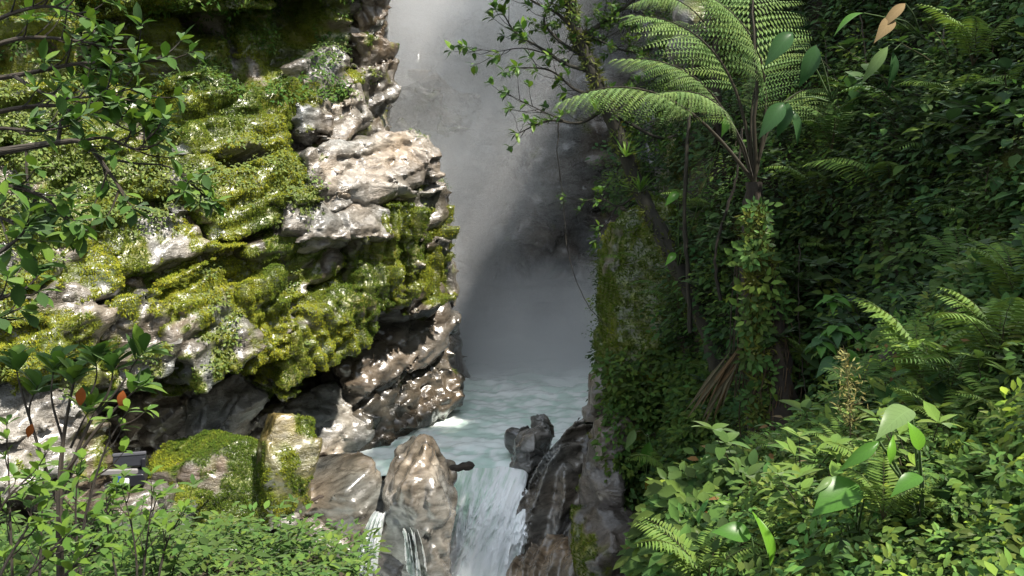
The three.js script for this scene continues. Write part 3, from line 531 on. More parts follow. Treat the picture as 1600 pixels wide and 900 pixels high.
// fern frond from the origin along +z, arching
function frondGeo(seed, L, o = {}) {
  const { pairs = 20, width = 0.3, arch = 0.5, bip = false, col = G.bright, stalk = 0.12, rach = 0.006, rachCol = [0.06, 0.05, 0.02], droopy = 0.2 } = o, r = rng(seed), B = new MB(), n = 14, pts = [];
  for (let k = 0; k <= n; k++) { const t = k / n; pts.push(V((r() - 0.5) * 0.012 * L, L * arch * (Math.sin(t * 2.0) * 0.55 - t * t * 0.42), L * t * (1 - 0.08 * t))); }
  B.tube(pts, pts.map((_, k) => rach * (1.05 - k / n)), 5, rachCol);
  const along = (t) => { const f = t * n, i = Math.min(n - 1, Math.floor(f)); return pts[i].clone().lerp(pts[i + 1], f - i); };
  for (let k = 0; k < pairs; k++) {
    const t = stalk + (1 - stalk) * (k + 0.5) / pairs, p = along(t), T = along(Math.min(1, t + 0.03)).sub(along(Math.max(0, t - 0.03))).normalize(), prof = Math.pow(Math.sin(Math.PI * Math.pow(clamp((t - stalk) / (1 - stalk) * 0.93 + 0.07), 0.62)), 0.75), len = L * width * (0.15 + 0.85 * prof);
    for (const sd of [-1, 1]) {
      const side = V(sd, 0, 0), d = side.multiplyScalar(0.93).addScaledVector(T, 0.42).add(V((r() - 0.5) * 0.12, -droopy * (0.5 + r() * 0.8), (r() - 0.5) * 0.12)).normalize(), c = jit(r, col, 0.15, 0.1);
      if (!bip) { B.add(L3, leafM(p, d, V(0, 1, 0.1), len, 0.9 * Math.min(1.6, 6.5 / (pairs * width * 2.2))), c); continue; }
      const m = 16; let q = p.clone(), dd = d.clone(), prev = p.clone();
      const nrm = V().crossVectors(T, d).multiplyScalar(sd).normalize(); if (nrm.y < 0) nrm.negate();
      for (let j = 0; j < m; j++) {
        q = prev.clone().addScaledVector(dd, len / m); dd.y -= 0.035; dd.normalize(); const s2 = L * width * 0.115 * Math.pow(1 - j / m, 0.45) * (0.4 + 0.6 * prof), across = V().crossVectors(nrm, dd).normalize();
        for (const e of [-1, 1]) { const pd = across.clone().multiplyScalar(e).addScaledVector(dd, 0.45).addScaledVector(nrm, -0.22); B.add(Lneedle, leafM(q, pd, nrm, s2 * (0.75 + r() * 0.4), 1.35), c); }
        prev = q;
      }
    }
  }
  return B.geo();
}
const FROND = [1, 2].map((s) => frondGeo(s, 1, { pairs: 22, width: 0.24, col: G.bright }));
const FRONDdark = frondGeo(5, 1, { pairs: 20, width: 0.22, col: G.mid, arch: 0.7 });
const TREEFROND = [11, 12, 13].map((s) => frondGeo(s, 1, { pairs: 18, width: 0.30, arch: 0.6, bip: true, col: [0.14, 0.225, 0.06], stalk: 0.36, rach: 0.009, rachCol: [0.035, 0.03, 0.018], droopy: 0.28 }));
function aim(o, pos, dir, s, roll = 0) { o.position.copy(pos); const z = dir.clone().normalize(), x = V().crossVectors(V(0, 1, 0), z).normalize(), y = V().crossVectors(z, x); o.quaternion.setFromRotationMatrix(new THREE.Matrix4().makeBasis(x, y, z)); if (roll) o.rotateZ(roll); o.scale.setScalar(s); return o; }
function fernPlant(label, group, pos, L, n, seed, geos, elev = 0.55) {
  const r = rng(seed), t = thing('fern', label, 'fern', group, pos);
  for (let k = 0; k < n; k++) { const a = k / n * 6.28 + r() * 0.6, e = elev * (0.6 + r() * 0.6); aim(mesh('frond', geos[k % geos.length], M.frond, t), V(0, 0, 0), V(Math.cos(a) * Math.cos(e), Math.sin(e), Math.sin(a) * Math.cos(e)), L * (0.75 + r() * 0.4), (r() - 0.5) * 0.5); }
  return t;
}
// a branch with single leaves: limbs through given points, leaf tufts along the twigs
function leafyBranch(name, label, category, group, origin, limbs, o) {
  const { leaf = 0.09, geos, mats, seed = 1, barkCol = [0.05, 0.04, 0.028], thick = 0.012, tufts = 5, twig = 0.18, perTuft = 6, spread = 0.5, up = 0.4 } = o, r = rng(seed), t = thing(name, label, category, group, origin);
  const leaves = [];
  for (const limb of limbs) {
    const B = new MB(), pts = curve(limb.map((p) => p.clone().sub(origin)), 16); B.tube(pts, pts.map((_, k) => thick * (limb.w ?? 1) * (1.05 - 0.8 * k / 16)), 6, jit(r, barkCol, 0.15, 0.05), 0.08, seed);
    for (let k = 0; k < tufts; k++) {
      const f = (limb.from ?? 0.25) + (1 - (limb.from ?? 0.25)) * (k + 0.7) / tufts, i = Math.min(15, Math.floor(f * 16)), p = pts[i].clone().lerp(pts[i + 1], f * 16 - i), T = pts[i + 1].clone().sub(pts[i]).normalize();
      const d = T.clone().multiplyScalar(0.6).add(rdir(r).multiplyScalar(spread)).add(V(0, up * 0.6, 0)).normalize(), e = k === tufts - 1 ? pts[16].clone() : p.clone().addScaledVector(d, twig * (0.5 + r()));
      if (k < tufts - 1) { const q = curve([p, p.clone().lerp(e, 0.5).add(V(0, -0.015, 0)), e], 5); B.tube(q, q.map((_, j) => thick * 0.38 * (1.1 - j / 7)), 4, jit(r, barkCol)); }
      const axis = k === tufts - 1 ? T : d;
      for (let j = 0; j < perTuft; j++) {
        const a = j * 2.4 + r(), s1 = V().crossVectors(axis, V(0.3, 1, 0.2)).normalize(), s2 = V().crossVectors(axis, s1), ld = s1.multiplyScalar(Math.cos(a)).addScaledVector(s2, Math.sin(a)).addScaledVector(axis, 0.35 + r() * 0.7).add(V(0, up * 0.5 - 0.1, 0));
        const m = new THREE.Mesh(geos[Math.floor(r() * geos.length)], mats[Math.floor(r() * mats.length)]); m.name = 'leaf'; m.castShadow = m.receiveShadow = true;
        m.matrixAutoUpdate = true; leafM(e.clone().addScaledVector(axis, -j * 0.006), ld, V(r() - 0.5, 1.4, r() - 0.5), leaf * (0.65 + r() * 0.5)).decompose(m.position, m.quaternion, m.scale); leaves.push(m);
      }
    }
    mesh('branch', B.geo(), M.bark, t);
  }
  for (const m of leaves) t.add(m); return t;
}
const solidLeaf = (c, o = {}) => new THREE.MeshPhysicalMaterial({ name: 'leaf', color: new THREE.Color().setRGB(...c), map: leafTex, roughness: 0.95, transmission: 0.4, clearcoat: 0.16, clearcoatRoughness: 0.3, specularIntensity: 0.3, ...o });
const BRANCH = [solidLeaf([0.06, 0.138, 0.013]), solidLeaf([0.045, 0.108, 0.014]), solidLeaf([0.105, 0.19, 0.016]), solidLeaf([0.034, 0.08, 0.016])];

// ground and undergrowth clumps
function clump(seed, n, leaf, R, geo, col, upness = 0.5) {
  const r = rng(seed), B = new MB();
  for (let k = 0; k < n; k++) { const p = rdir(r).multiplyScalar(R * Math.cbrt(r())); p.y = Math.abs(p.y) * 0.8; const d = V(p.x, 0.1 * R, p.z).normalize().multiplyScalar(0.8).add(rdir(r).multiplyScalar(0.6)); d.y *= 0.6; B.add(geo[Math.floor(r() * geo.length)], leafM(p, d, V(r() * 0.8 - 0.4, 1 + upness, r() * 0.8 - 0.4), leaf * (0.6 + r() * 0.7)), jit(r, col, 0.3)); }
  return B.geo();
}
function scatterMesh(name, label, category, geo, mat, places, kind = 'stuff') {  // places: {p, n, s, c, spin}
  const im = new THREE.InstancedMesh(geo, mat, places.length), m = new THREE.Matrix4(), q = new THREE.Quaternion(), q2 = new THREE.Quaternion(), col = new THREE.Color(), Y = V(0, 1, 0);
  places.forEach((a, k) => { q.setFromUnitVectors(Y, a.n); q2.setFromAxisAngle(Y, a.spin); m.compose(a.p, q.multiply(q2), V(a.s, a.s, a.s)); im.setMatrixAt(k, m); im.setColorAt(k, col.setRGB(a.c[0], a.c[1], a.c[2])); });
  im.name = numbered(name); im.castShadow = im.receiveShadow = true; tag(im, label, category, null, kind); scene.add(im); return im;
}
// ------------------------------------------------------------------ moss and creepers on the rocks
{
  const r = rng(404), mossPts = [], leafPts = [], tuft = new MB(), q = rng(3);
  for (let k = 0; k < 16; k++) { const a = q() * 6.28, e = 0.2 + q() * 1.1, d = V(Math.cos(a) * Math.cos(e), Math.sin(e), Math.sin(a) * Math.cos(e)); tuft.add(Lneedle, leafM(V((q() - 0.5) * 0.9, -0.1, (q() - 0.5) * 0.9), d, V(0, 1, 0), 0.45 + q() * 0.5, 1.3), jit(q, [1, 1, 1], 0.25)); }
  for (const g of scatter) {
    const { P, N, moss, tone = 0 } = g.userData;
    for (let k = 0; k < moss.length; k++) {
      const x = P[k * 3], y = P[k * 3 + 1], z = P[k * 3 + 2], nx = N[k * 3], ny = N[k * 3 + 1], nz = N[k * 3 + 2];
      if (nx * (0 - x) + ny * (6.4 - y) + nz * (0 - z) < -1.5) continue;
      if (moss[k] > 0.25 && r() < 0.9 * moss[k] * moss[k]) { const t = noise(x * 1.3 + 7, y * 1.3, z * 1.3) * 1.1 + noise(x * 0.5, y * 0.5 + 9, z * 0.5) * 0.8 + 0.42 - tone + (r() - 0.5) * 0.35 - (y > 7.4 ? 0.3 : 0); mossPts.push({ p: V(x, y, z), n: V(nx, ny + 0.25 - (ny < 0.3 ? 0.7 : 0), nz).normalize(), s: 0.022 + r() * 0.042, spin: r() * 6, c: jit(r, mix3([0.07, 0.12, 0.010], [0.28, 0.31, 0.025], clamp(t)), 0.2, 0.1) }); }
      // small leaved creeper in drifts, mostly on the upper tiers to the left
      const u = (x - AX) * UX + (z - AZ) * UZ, drift = fbm(x * 0.75 + 50, y * 0.75, z * 0.75, 3) + (y > 5 ? 0.12 : -0.04) + (u < 5 ? 0.08 : -0.12) - (y < 2.4 ? 0.5 : 0);
      if (drift > (u < 2.5 && y > 6 ? 0.08 : 0.2) && ny > -0.2 && x > -9.5 && r() < 0.15) leafPts.push({ p: V(x, y, z), n: V(nx + (r() - 0.5) * 0.5, ny + 0.6, nz + (r() - 0.5) * 0.5).normalize(), s: 0.7 + r() * 0.7, spin: r() * 6, c: jit(r, [1, 1, 1], 0.25, 0.1) });
    }
  }
  const hang = []; for (const g of scatter.slice(0, 16)) { const { P, N } = g.userData; for (let k = 0; k < P.length / 3; k++) { const x = P[k * 3], y = P[k * 3 + 1], z = P[k * 3 + 2], nx = N[k * 3], ny = N[k * 3 + 1], nz = N[k * 3 + 2], u = (x - AX) * UX + (z - AZ) * UZ; if (y < 7.3 || u > 7.4 || u < -3 || nx * -x + ny * (6.4 - y) - nz * z < -1 || fbm(x * 0.8 + 12, y * 0.8, z * 0.8, 3) < -0.05) continue; if (r() < 0.06) hang.push({ p: V(x, y, z), n: V(nx, ny + 0.5, nz).normalize(), s: 0.6 + r() * 0.6, spin: r() * 6, c: jit(r, [1, 1, 1], 0.35, 0.2) }); } }
  console.log('moss', mossPts.length, 'creeper', leafPts.length);
  M.moss = leafMat('moss', { map: null, clearcoat: 0, transmission: 0.3 });
  scatterMesh('moss', 'yellow green moss growing in pads over the rocks', 'moss', tuft.geo(), M.moss, mossPts);
  scatterMesh('undergrowth', 'dark green ferny growth hanging in the hollow at the top of the cliff', 'undergrowth', clump(18, 16, 0.10, 0.16, [L1, L3], [0.06, 0.13, 0.014]), M.leaf, hang);
  scatterMesh('ground_cover', 'small pale leaved creeper spreading over the upper ledges', 'creeper', clump(17, 9, 0.06, 0.11, [L4, L2], [0.15, 0.21, 0.05]), M.leaf, leafPts);
}
// ------------------------------------------------------------------ the near ground
function groundY(x, z) {
  const far = Math.max(0, -z - 1.2), base = Math.max(-2.6, 4.7 - 0.72 * far), left = Math.max(-2.6, 4.6 - 0.3 * far - 1.6 * Math.max(0, -z - 8.2)), right = Math.max(-2.6, Math.min(5.0 + Math.max(0, x - 1.5) * 0.5, 3.69 + 0.75 * x + 0.15 * Math.min(0, z)) - 0.9 * Math.max(0, -z - 6.5));
  let y = lerp(base, left, sstep(-0.7, -1.7, x)); y = lerp(y, right, sstep(0.45, 1.35, x)); y = lerp(y, 4.7, sstep(-1.6, 0.2, z));
  return y + fbm(x * 0.9, z * 0.9, 2.2, 3) * 0.5;
}
{
  const g = sheet(150, 120, (u, v) => { const x = lerp(-16, 14, u), z = lerp(-12.5, 14, v), k = 0.6 + 0.8 * fbm(x * 2, z * 2, 5, 3); return [x, groundY(x, z), z, 0.055 * k, 0.04 * k, 0.022 * k]; });
  tag(mesh('ground', g, new THREE.MeshStandardMaterial({ name: 'leaf_soil', vertexColors: true, roughness: 1 })), 'dark leafy soil of the bank', 'ground', null, 'structure');
  const b = sheet(60, 60, (u, v) => { const x = lerp(-30, 30, u), z = lerp(-60, 30, v); return [x, -3.2, z, 0.05, 0.045, 0.04]; });
  tag(mesh('ground', b, new THREE.MeshStandardMaterial({ name: 'river_bed', vertexColors: true, roughness: 1 })), 'stony bed under the river', 'ground', null, 'structure');
}
// where a line of sight meets the right hillside
function onHill(px, py) {
  const d = at(px, py, 1).sub(camera.position), p = V();
  for (let t = 3; t < 22; t += 0.08) { p.copy(camera.position).addScaledVector(d, t); const s = (p.x - BX) * SX + (p.z - BZ) * SZ, w = (p.x - BX) * HX + (p.z - BZ) * HZ; if (w - hillOut(p.y, s) - hillBump(s, p.y) < 0) return t; if (groundY(p.x, p.z) > p.y) return t; }
  return 22;
}
// ------------------------------------------------------------------ leaning tree over the gorge
{
  const D = 13.2, tp = [[1130, 575, 12.4], [1110, 520, 12.5], [1072, 440, 12.6], [1030, 360, 12.9], [1000, 300, D], [975, 235, D], [950, 170, D], [925, 110, D], [903, 55, D], [890, 0, D], [880, -60, D], [862, -120, D]].map((a) => at(...a));
  const o = tp[0].clone(), t = thing('leaning_tree', 'dark mossy tree leaning out over the gorge with leafy twigs', 'tree', null, o), r = rng(71), B = new MB();
  const pts = curve(tp.map((p) => p.clone().sub(o)), 40), col = [0.02, 0.018, 0.011];
  B.tube(pts, pts.map((_, k) => lerp(0.16, 0.075, Math.pow(k / 40, 0.6)) * (k < 3 ? 1.2 : 1)), 10, col, 0.16, 3); mesh('trunk', B.geo(), M.bark, t);
  const leaves = [], fol = new MB();
  const limb = (px, w, tufts, per, leaf, from = 0.2, single = true, spreadK = 0.55) => {
    const limbs = new MB(), twigs = limbs, q = curve(px.map((a) => at(a[0], a[1], a[2] ?? D).sub(o)), 18); limbs.tube(q, q.map((_, k) => w * (1.05 - 0.8 * k / 18)), 6, jit(r, col, 0.2, 0.1), 0.12, px[0][0]);
    for (let k = 0; k < tufts; k++) {
      const f = from + (1 - from) * (k + 0.8) / tufts, i = Math.min(17, Math.floor(f * 18)), p = q[i].clone().lerp(q[i + 1], clamp(f * 18 - i)), T = q[i + 1].clone().sub(q[i]).normalize(), end = k === tufts - 1;
      const d = T.clone().multiplyScalar(0.7).add(rdir(r).multiplyScalar(spreadK)).add(V(0, 0.2, 0)).normalize(), e = end ? q[18].clone() : p.clone().addScaledVector(d, 0.12 + r() * 0.42), axis = end ? T : d;
      if (!end) { const c = curve([p, p.clone().lerp(e, 0.5).add(V(0, -0.02 - r() * 0.03, 0)), e], 5); twigs.tube(c, c.map((_, j) => 0.006 * (1.1 - j / 7)), 4, col); }
      for (let j = 0; j < per; j++) {
        const s1 = V().crossVectors(axis, V(0.3, 1, 0.2)).normalize(), s2 = V().crossVectors(axis, s1), a = j * 2.4 + r(), ld = s1.multiplyScalar(Math.cos(a)).addScaledVector(s2, Math.sin(a)).addScaledVector(axis, 0.3 + r() * 0.7).add(V(0, 0.15, 0)), m4 = leafM(e.clone().addScaledVector(axis, -j * 0.012), ld, V(r() - 0.5, 1.5, r() - 0.5), leaf * (0.65 + r() * 0.5));
        if (single) { const m = new THREE.Mesh(r() < 0.5 ? L1 : L2, BRANCH[Math.floor(r() * 4)]); m.name = 'leaf'; m.castShadow = m.receiveShadow = true; m4.decompose(m.position, m.quaternion, m.scale); leaves.push(m); } else fol.add(r() < 0.5 ? L1 : L2, m4, jit(r, G.mid, 0.35, 0.25));
      }
    }
    mesh('limb', limbs.geo(), M.bark, t);
  };
  limb([[925, 112], [885, 100], [845, 75], [805, 50], [785, 18]], 0.035, 13, 7, 0.2);
  limb([[860, 85], [815, 75], [775, 80], [725, 72, 13.3]], 0.012, 7, 5, 0.19, 0.4);
  limb([[940, 150], [900, 140], [860, 110], [800, 105, 13]], 0.03, 12, 7, 0.18);
  limb([[948, 168], [905, 192], [860, 188], [805, 210, 12.9]], 0.03, 10, 6, 0.16);
  limb([[880, 188], [840, 170], [790, 145, 13]], 0.014, 8, 6, 0.15);
  limb([[900, 50], [870, 20], [830, 0], [800, -30]], 0.03, 11, 7, 0.19);
  limb([[1000, 300], [965, 322], [940, 310], [912, 315]], 0.018, 7, 6, 0.14);
  limb([[965, 322], [950, 345], [935, 362]], 0.01, 5, 5, 0.13);
  limb([[905, 60], [950, 30], [990, 0], [1030, -40]], 0.04, 30, 14, 0.12, 0.05, false, 1.5);
  limb([[935, 140], [1000, 155], [1060, 150], [1120, 140, 13.8]], 0.045, 30, 13, 0.11, 0.05, false, 1.5);
  limb([[900, 50], [930, 60], [980, 80], [1040, 70, 13.8]], 0.03, 30, 14, 0.11, 0.05, false, 1.5);
  limb([[915, 90], [870, 60], [850, 30], [870, -10]], 0.03, 26, 13, 0.11, 0.05, false, 1.4);
  limb([[950, 172], [980, 190], [1030, 215], [1080, 200, 13.8]], 0.04, 24, 12, 0.11, 0.05, false, 1.4);
  mesh('foliage', fol.geo(), M.leaf, t); for (const m of leaves) t.add(m);
  // perched plants and moss beards on the trunk
  const places = []; for (let k = 0; k < 260; k++) { const i = Math.floor(r() * 36), p = pts[i].clone().lerp(pts[i + 1], r()).add(o), n = rdir(r); p.addScaledVector(n, 0.09); places.push({ p, n: n.add(V(0, -0.2, 0)).normalize(), s: 0.07 + r() * 0.1, spin: r() * 6, c: jit(r, [0.09, 0.11, 0.02], 0.4) }); }
  const tuft = new MB(), q = rng(3); for (let k = 0; k < 12; k++) { const a = q() * 6.28, e = 0.2 + q() * 1.1; tuft.add(Lneedle, leafM(V((q() - 0.5) * 0.9, -0.1, (q() - 0.5) * 0.9), V(Math.cos(a) * Math.cos(e), Math.sin(e), Math.sin(a) * Math.cos(e)), V(0, 1, 0), 0.5 + q() * 0.6, 1), [1, 1, 1]); }
  scatterMesh('moss', 'dark moss tufts on the trunk of the leaning tree', 'moss', tuft.geo(), M.moss, places);
  for (const [px, py, s, lab] of [[978, 245, 0.5, 'spiky perched plant on the upper leaning trunk'], [1000, 300, 0.42, 'spiky perched plant lower on the leaning trunk'], [930, 172, 0.34, 'yellowish perched plant at the fork of the leaning tree']]) {
    const e = thing('bromeliad', lab, 'bromeliad', null, at(px, py, 13.0)); for (let k = 0; k < 22; k++) { const m = mesh('leaf', Lneedle, k % 3 ? BRANCH[0] : BRANCH[2], e), a = r() * 6.28, el = 0.1 + r() * 1.2; leafM(V(0, 0, 0), V(Math.cos(a) * Math.cos(el), Math.sin(el), Math.sin(a) * Math.cos(el)), V(0, 1, 0), s * (0.6 + r() * 0.5), 0.45).decompose(m.position, m.quaternion, m.scale); }
  }
}
// ------------------------------------------------------------------ tree fern
function treeFern(label, C, baseP, radius, tips, seed, roots, skirt) {
  const t = thing('tree_fern', label, 'tree fern', null, baseP), r = rng(seed), c = C.clone().sub(baseP), B = new MB(), pts = curve([V(0, -0.4, 0), c.clone().multiplyScalar(0.35).add(V(0.06, 0, 0)), c.clone().multiplyScalar(0.75).add(V(-0.04, 0, 0)), c], 24);
  B.tube(pts, pts.map((_, k) => radius * lerp(1.15, 0.42, Math.pow(k / 24, 1.4))), 14, [0.024, 0.018, 0.011], 0.3, seed); mesh('trunk', B.geo(), M.bark, t);
  tips.forEach((q, k) => { const d = at(...q).sub(C), l = d.length(), m = mesh('frond', TREEFROND[k % 3], M.frond, t); d.y -= l * 0.04; aim(m, c, d, l / 0.93, (r() - 0.5) * 0.5); });
  if (roots) { const R = new MB(); for (let k = 0; k < roots; k++) { const a = r() * 6.28, h0 = 0.25 + r() * 0.6, rr = radius * (1.0 + r() * 0.35), p = c.clone().multiplyScalar(h0).add(V(Math.cos(a) * rr, 0, Math.sin(a) * rr)), len = 0.4 + r() * 1.3, q = curve([p, p.clone().add(V((r() - 0.5) * 0.15, -len * 0.5, (r() - 0.5) * 0.15)), p.clone().add(V((r() - 0.5) * 0.3, -len, (r() - 0.5) * 0.3))], 6); R.tube(q, q.map(() => 0.004 + 0.004 * r()), 4, jit(r, [0.06, 0.04, 0.022], 0.4)); } const m = mesh('hanging_root', R.geo(), M.bark, t); m.userData.kind = 'stuff'; }
  if (skirt) for (let k = 0; k < skirt; k++) { const p0 = at(1158 + r() * 14, 520 + r() * 30, 10.15), p1 = at(1066 + r() * 55, 622 + r() * 42, 10.0 + r() * 0.2), d = p1.clone().sub(p0), m = mesh('dead_frond', Lneedle, k % 2 ? DEADM[0] : DEADM[1], t); leafM(p0.clone().lerp(p1, r() * 0.25).sub(baseP), d, V(r() - 0.5, 1, r()), d.length() * (0.7 + r() * 0.3), 0.22).decompose(m.position, m.quaternion, m.scale); }
  return t;
}
const DEADM = [solidLeaf([0.13, 0.085, 0.045], { transmission: 0.1, clearcoat: 0 }), solidLeaf([0.09, 0.08, 0.05], { transmission: 0.1, clearcoat: 0 }), solidLeaf([0.25, 0.16, 0.07], { transmission: 0.2, clearcoat: 0 })];
treeFern('tall tree fern with wide pale fronds arching to the left above the jungle', at(1178, 285, 10.4), at(1196, 800, 10.4), 0.19,
  [[862, 165, 10.0], [950, 95, 10.2], [975, 25, 10.8], [1065, -20, 10.4], [1015, 150, 9.4], [1250, 60, 10.6], [1290, 140, 10.9], [1160, -40, 11.2]], 201, 60, 26);
treeFern('smaller tree fern whose crown spreads at the top edge above the leaning tree', at(1120, 60, 12.4), at(1130, 420, 12.6), 0.1,
  [[980, 10, 12.0], [1010, 60, 12.0], [1050, -60, 12.2], [1200, -10, 12.8], [1180, 90, 12.4], [1000, -40, 12.6]], 202, 0, 0);
// the thick fibrous column beside it
{
  const o = at(1222, 860, 9.9), t = thing('tree_stump', 'thick fibrous brown trunk draped with roots in front of the jungle', 'tree trunk', null, o), B = new MB(), r = rng(33), R = new MB();
  const pts = curve([V(0, -0.5, 0), at(1225, 700, 9.9).sub(o), at(1212, 540, 10).sub(o), at(1195, 420, 10.15).sub(o), at(1184, 300, 10.3).sub(o)], 22);
  B.tube(pts, pts.map((_, k) => lerp(0.2, 0.03, Math.pow(k / 22, 1.5))), 18, [0.026, 0.018, 0.010], 0.4, 9); mesh('trunk', B.geo(), M.bark, t);
  for (let k = 0; k < 260; k++) { const i = Math.floor(3 + r() * 18), a = r() * 6.28, rr = lerp(0.22, 0.05, Math.pow(i / 22, 1.5)) + r() * 0.08, p = pts[i].clone().add(V(Math.cos(a) * rr, 0, Math.sin(a) * rr)), len = 0.3 + r() * 0.9, q = curve([p, p.clone().add(V((r() - 0.5) * 0.12, -len * 0.5, (r() - 0.5) * 0.12)), p.clone().add(V((r() - 0.5) * 0.2, -len, (r() - 0.5) * 0.2))], 5); R.tube(q, q.map(() => 0.0035 + 0.004 * r()), 4, jit(r, [0.085, 0.055, 0.026], 0.6)); }
  mesh('hanging_root', R.geo(), M.bark, t).userData.kind = 'stuff';
}
{ // moss and small climbers on the two trunks
  const r = rng(616), A = [], C = []; for (let k = 0; k < 420; k++) { const py = lerp(330, 800, r()), px = lerp(1180, 1222, (py - 330) / 470) + (r() - 0.5) * lerp(26, 84, (py - 330) / 470), p = at(px, py, 10.0 + (r() - 0.5) * 0.3), n = V(px - 1200 > 0 ? 0.4 : -0.4, 0.5, 1).normalize(); if (r() < 0.55) A.push({ p, n, s: 0.07 + r() * 0.09, spin: r() * 6, c: jit(r, [0.07, 0.085, 0.012], 0.5) }); else if (r() < 0.5) C.push({ p, n, s: 0.35 + r() * 0.5, spin: r() * 6, c: jit(r, [1, 1, 1], 0.4, 0.2) }); }
  const tuft = new MB(), q = rng(3); for (let k = 0; k < 12; k++) { const a = q() * 6.28, e = 0.2 + q() * 1.1; tuft.add(Lneedle, leafM(V((q() - 0.5) * 0.9, -0.1, (q() - 0.5) * 0.9), V(Math.cos(a) * Math.cos(e), Math.sin(e), Math.sin(a) * Math.cos(e)), V(0, 1, 0), 0.5 + q() * 0.6, 1), [1, 1, 1]); }
  scatterMesh('moss', 'dark moss tufts on the tree fern trunk and the fibrous trunk', 'moss', tuft.geo(), M.moss, A);
  scatterMesh('undergrowth', 'small climbing leaves on the tree fern trunk and the fibrous trunk', 'undergrowth', clump(48, 18, 0.14, 0.25, [L1, L4], G.mid), M.leaf, C);
}
// ------------------------------------------------------------------ lianas
function vine(label, pts, w = 0.01, col = [0.03, 0.025, 0.018]) { const o = pts[0].clone(), B = new MB(), q = curve(pts.map((p) => p.clone().sub(o)), 40); q.forEach((p, k) => { p.x += noise(k * 0.5, w * 99, 1) * 0.02; p.z += noise(k * 0.5, 4, w * 99) * 0.02; }); B.tube(q, q.map((_, k) => w * (1 - 0.4 * k / 40)), 5, col, 0.2, 2); const m = mesh('vine', B.geo(), M.bark); m.position.copy(o); tag(m, label, 'vine'); return m; }
vine('long thin vine hanging from the leaning tree into the gorge', [[873, 190], [871, 240], [880, 310], [884, 370], [893, 415], [915, 470], [935, 497], [952, 512]].map((a) => at(a[0], a[1], 13.4)), 0.009);
vine('short bare twig vine hanging beside the leaning tree', [[822, 185], [812, 205], [803, 180], [796, 172]].map((a) => at(a[0], a[1], 12.9)), 0.005);
vine('straight slender stem rising between the leaning tree and the tree fern', [[1078, 520], [1074, 420], [1070, 330], [1076, 200], [1085, 60]].map((a) => at(a[0], a[1], 12.2)), 0.035, [0.03, 0.026, 0.016]);
vine('curved dark liana beside the tree fern trunk', [[1126, 470], [1118, 400], [1135, 330], [1150, 280], [1160, 200]].map((a) => at(a[0], a[1], 11.2)), 0.022, [0.028, 0.022, 0.014]);

// ------------------------------------------------------------------ big single leaves
const BIG = { dark: solidLeaf([0.026, 0.085, 0.02], { clearcoat: 0.3 }), mid: solidLeaf([0.05, 0.15, 0.012], { clearcoat: 0.3 }), pale: solidLeaf([0.13, 0.21, 0.07]), lime: solidLeaf([0.10, 0.25, 0.01]), dry: DEADM[2], yellow: solidLeaf([0.26, 0.18, 0.03]), tan: solidLeaf([0.20, 0.145, 0.075], { transmission: 0.2, clearcoat: 0 }) };
const BL = [leafGeo(1, 0.26, 10, 0.5, 0.8, 0.45, [1, 1, 1], 1.2), leafGeo(1, 0.4, 10, 0.4, 0.7, 0.42, [1, 1, 1], 1.15), leafGeo(1, 0.55, 10, 0.3, 0.5, 0.38, [1, 1, 1], 1.05)];
function bigLeaves(label, root, list, o = {}) {   // list: [from px,py,d, to px,py,d, shape, material, facing]
  const t = thing(o.name ?? 'broadleaf_plant', label, 'plant', o.group, root), B = new MB();
  for (const [x0, y0, d0, x1, y1, d1, g, m, up] of list) {
    const a = at(x0, y0, d0).sub(root), b = at(x1, y1, d1).sub(root), d = b.clone().sub(a); const ms = mesh('leaf', BL[g], BIG[m], t); leafM(a, d, up ?? V(0.2, 0.7, 0.8), d.length()).decompose(ms.position, ms.quaternion, ms.scale);
    const q = curve([V(0, 0, 0), a.clone().multiplyScalar(0.5).add(V(0, 0.06, 0)), a], 8); B.tube(q, q.map((_, k) => (o.stalk ?? 0.012) * (1 - 0.5 * k / 8)), 5, o.stalkCol ?? [0.05, 0.10, 0.02]);
  }
  mesh('stalk', B.geo(), M.frond, t); return t;
}
bigLeaves('large dark ribbed leaves growing right of the tree fern crown', at(1300, 160, 10.3), [[1275, 70, 9.6, 1258, 132, 9.5, 1, 'dark'], [1225, 160, 9.6, 1192, 205, 9.4, 1, 'dark'], [1232, 160, 9.9, 1222, 212, 9.8, 1, 'dark'], [1236, 170, 10, 1262, 215, 9.8, 0, 'dark'], [1330, 110, 10, 1345, 165, 9.8, 1, 'dark'], [1238, 50, 10, 1200, 90, 9.8, 1, 'dark']]);
bigLeaves('dry tan and pale leaves near the top edge of the jungle', at(1440, 60, 10), [[1415, 5, 9.2, 1384, 30, 9, 0, 'tan'], [1396, 28, 9.2, 1376, 52, 9, 1, 'tan'], [1388, 72, 9.1, 1352, 122, 9, 0, 'pale'], [1395, 80, 9.2, 1405, 135, 9.1, 0, 'dark'], [1350, 20, 9.4, 1300, 30, 9.3, 0, 'mid', V(0, 1, 0.4)]]);
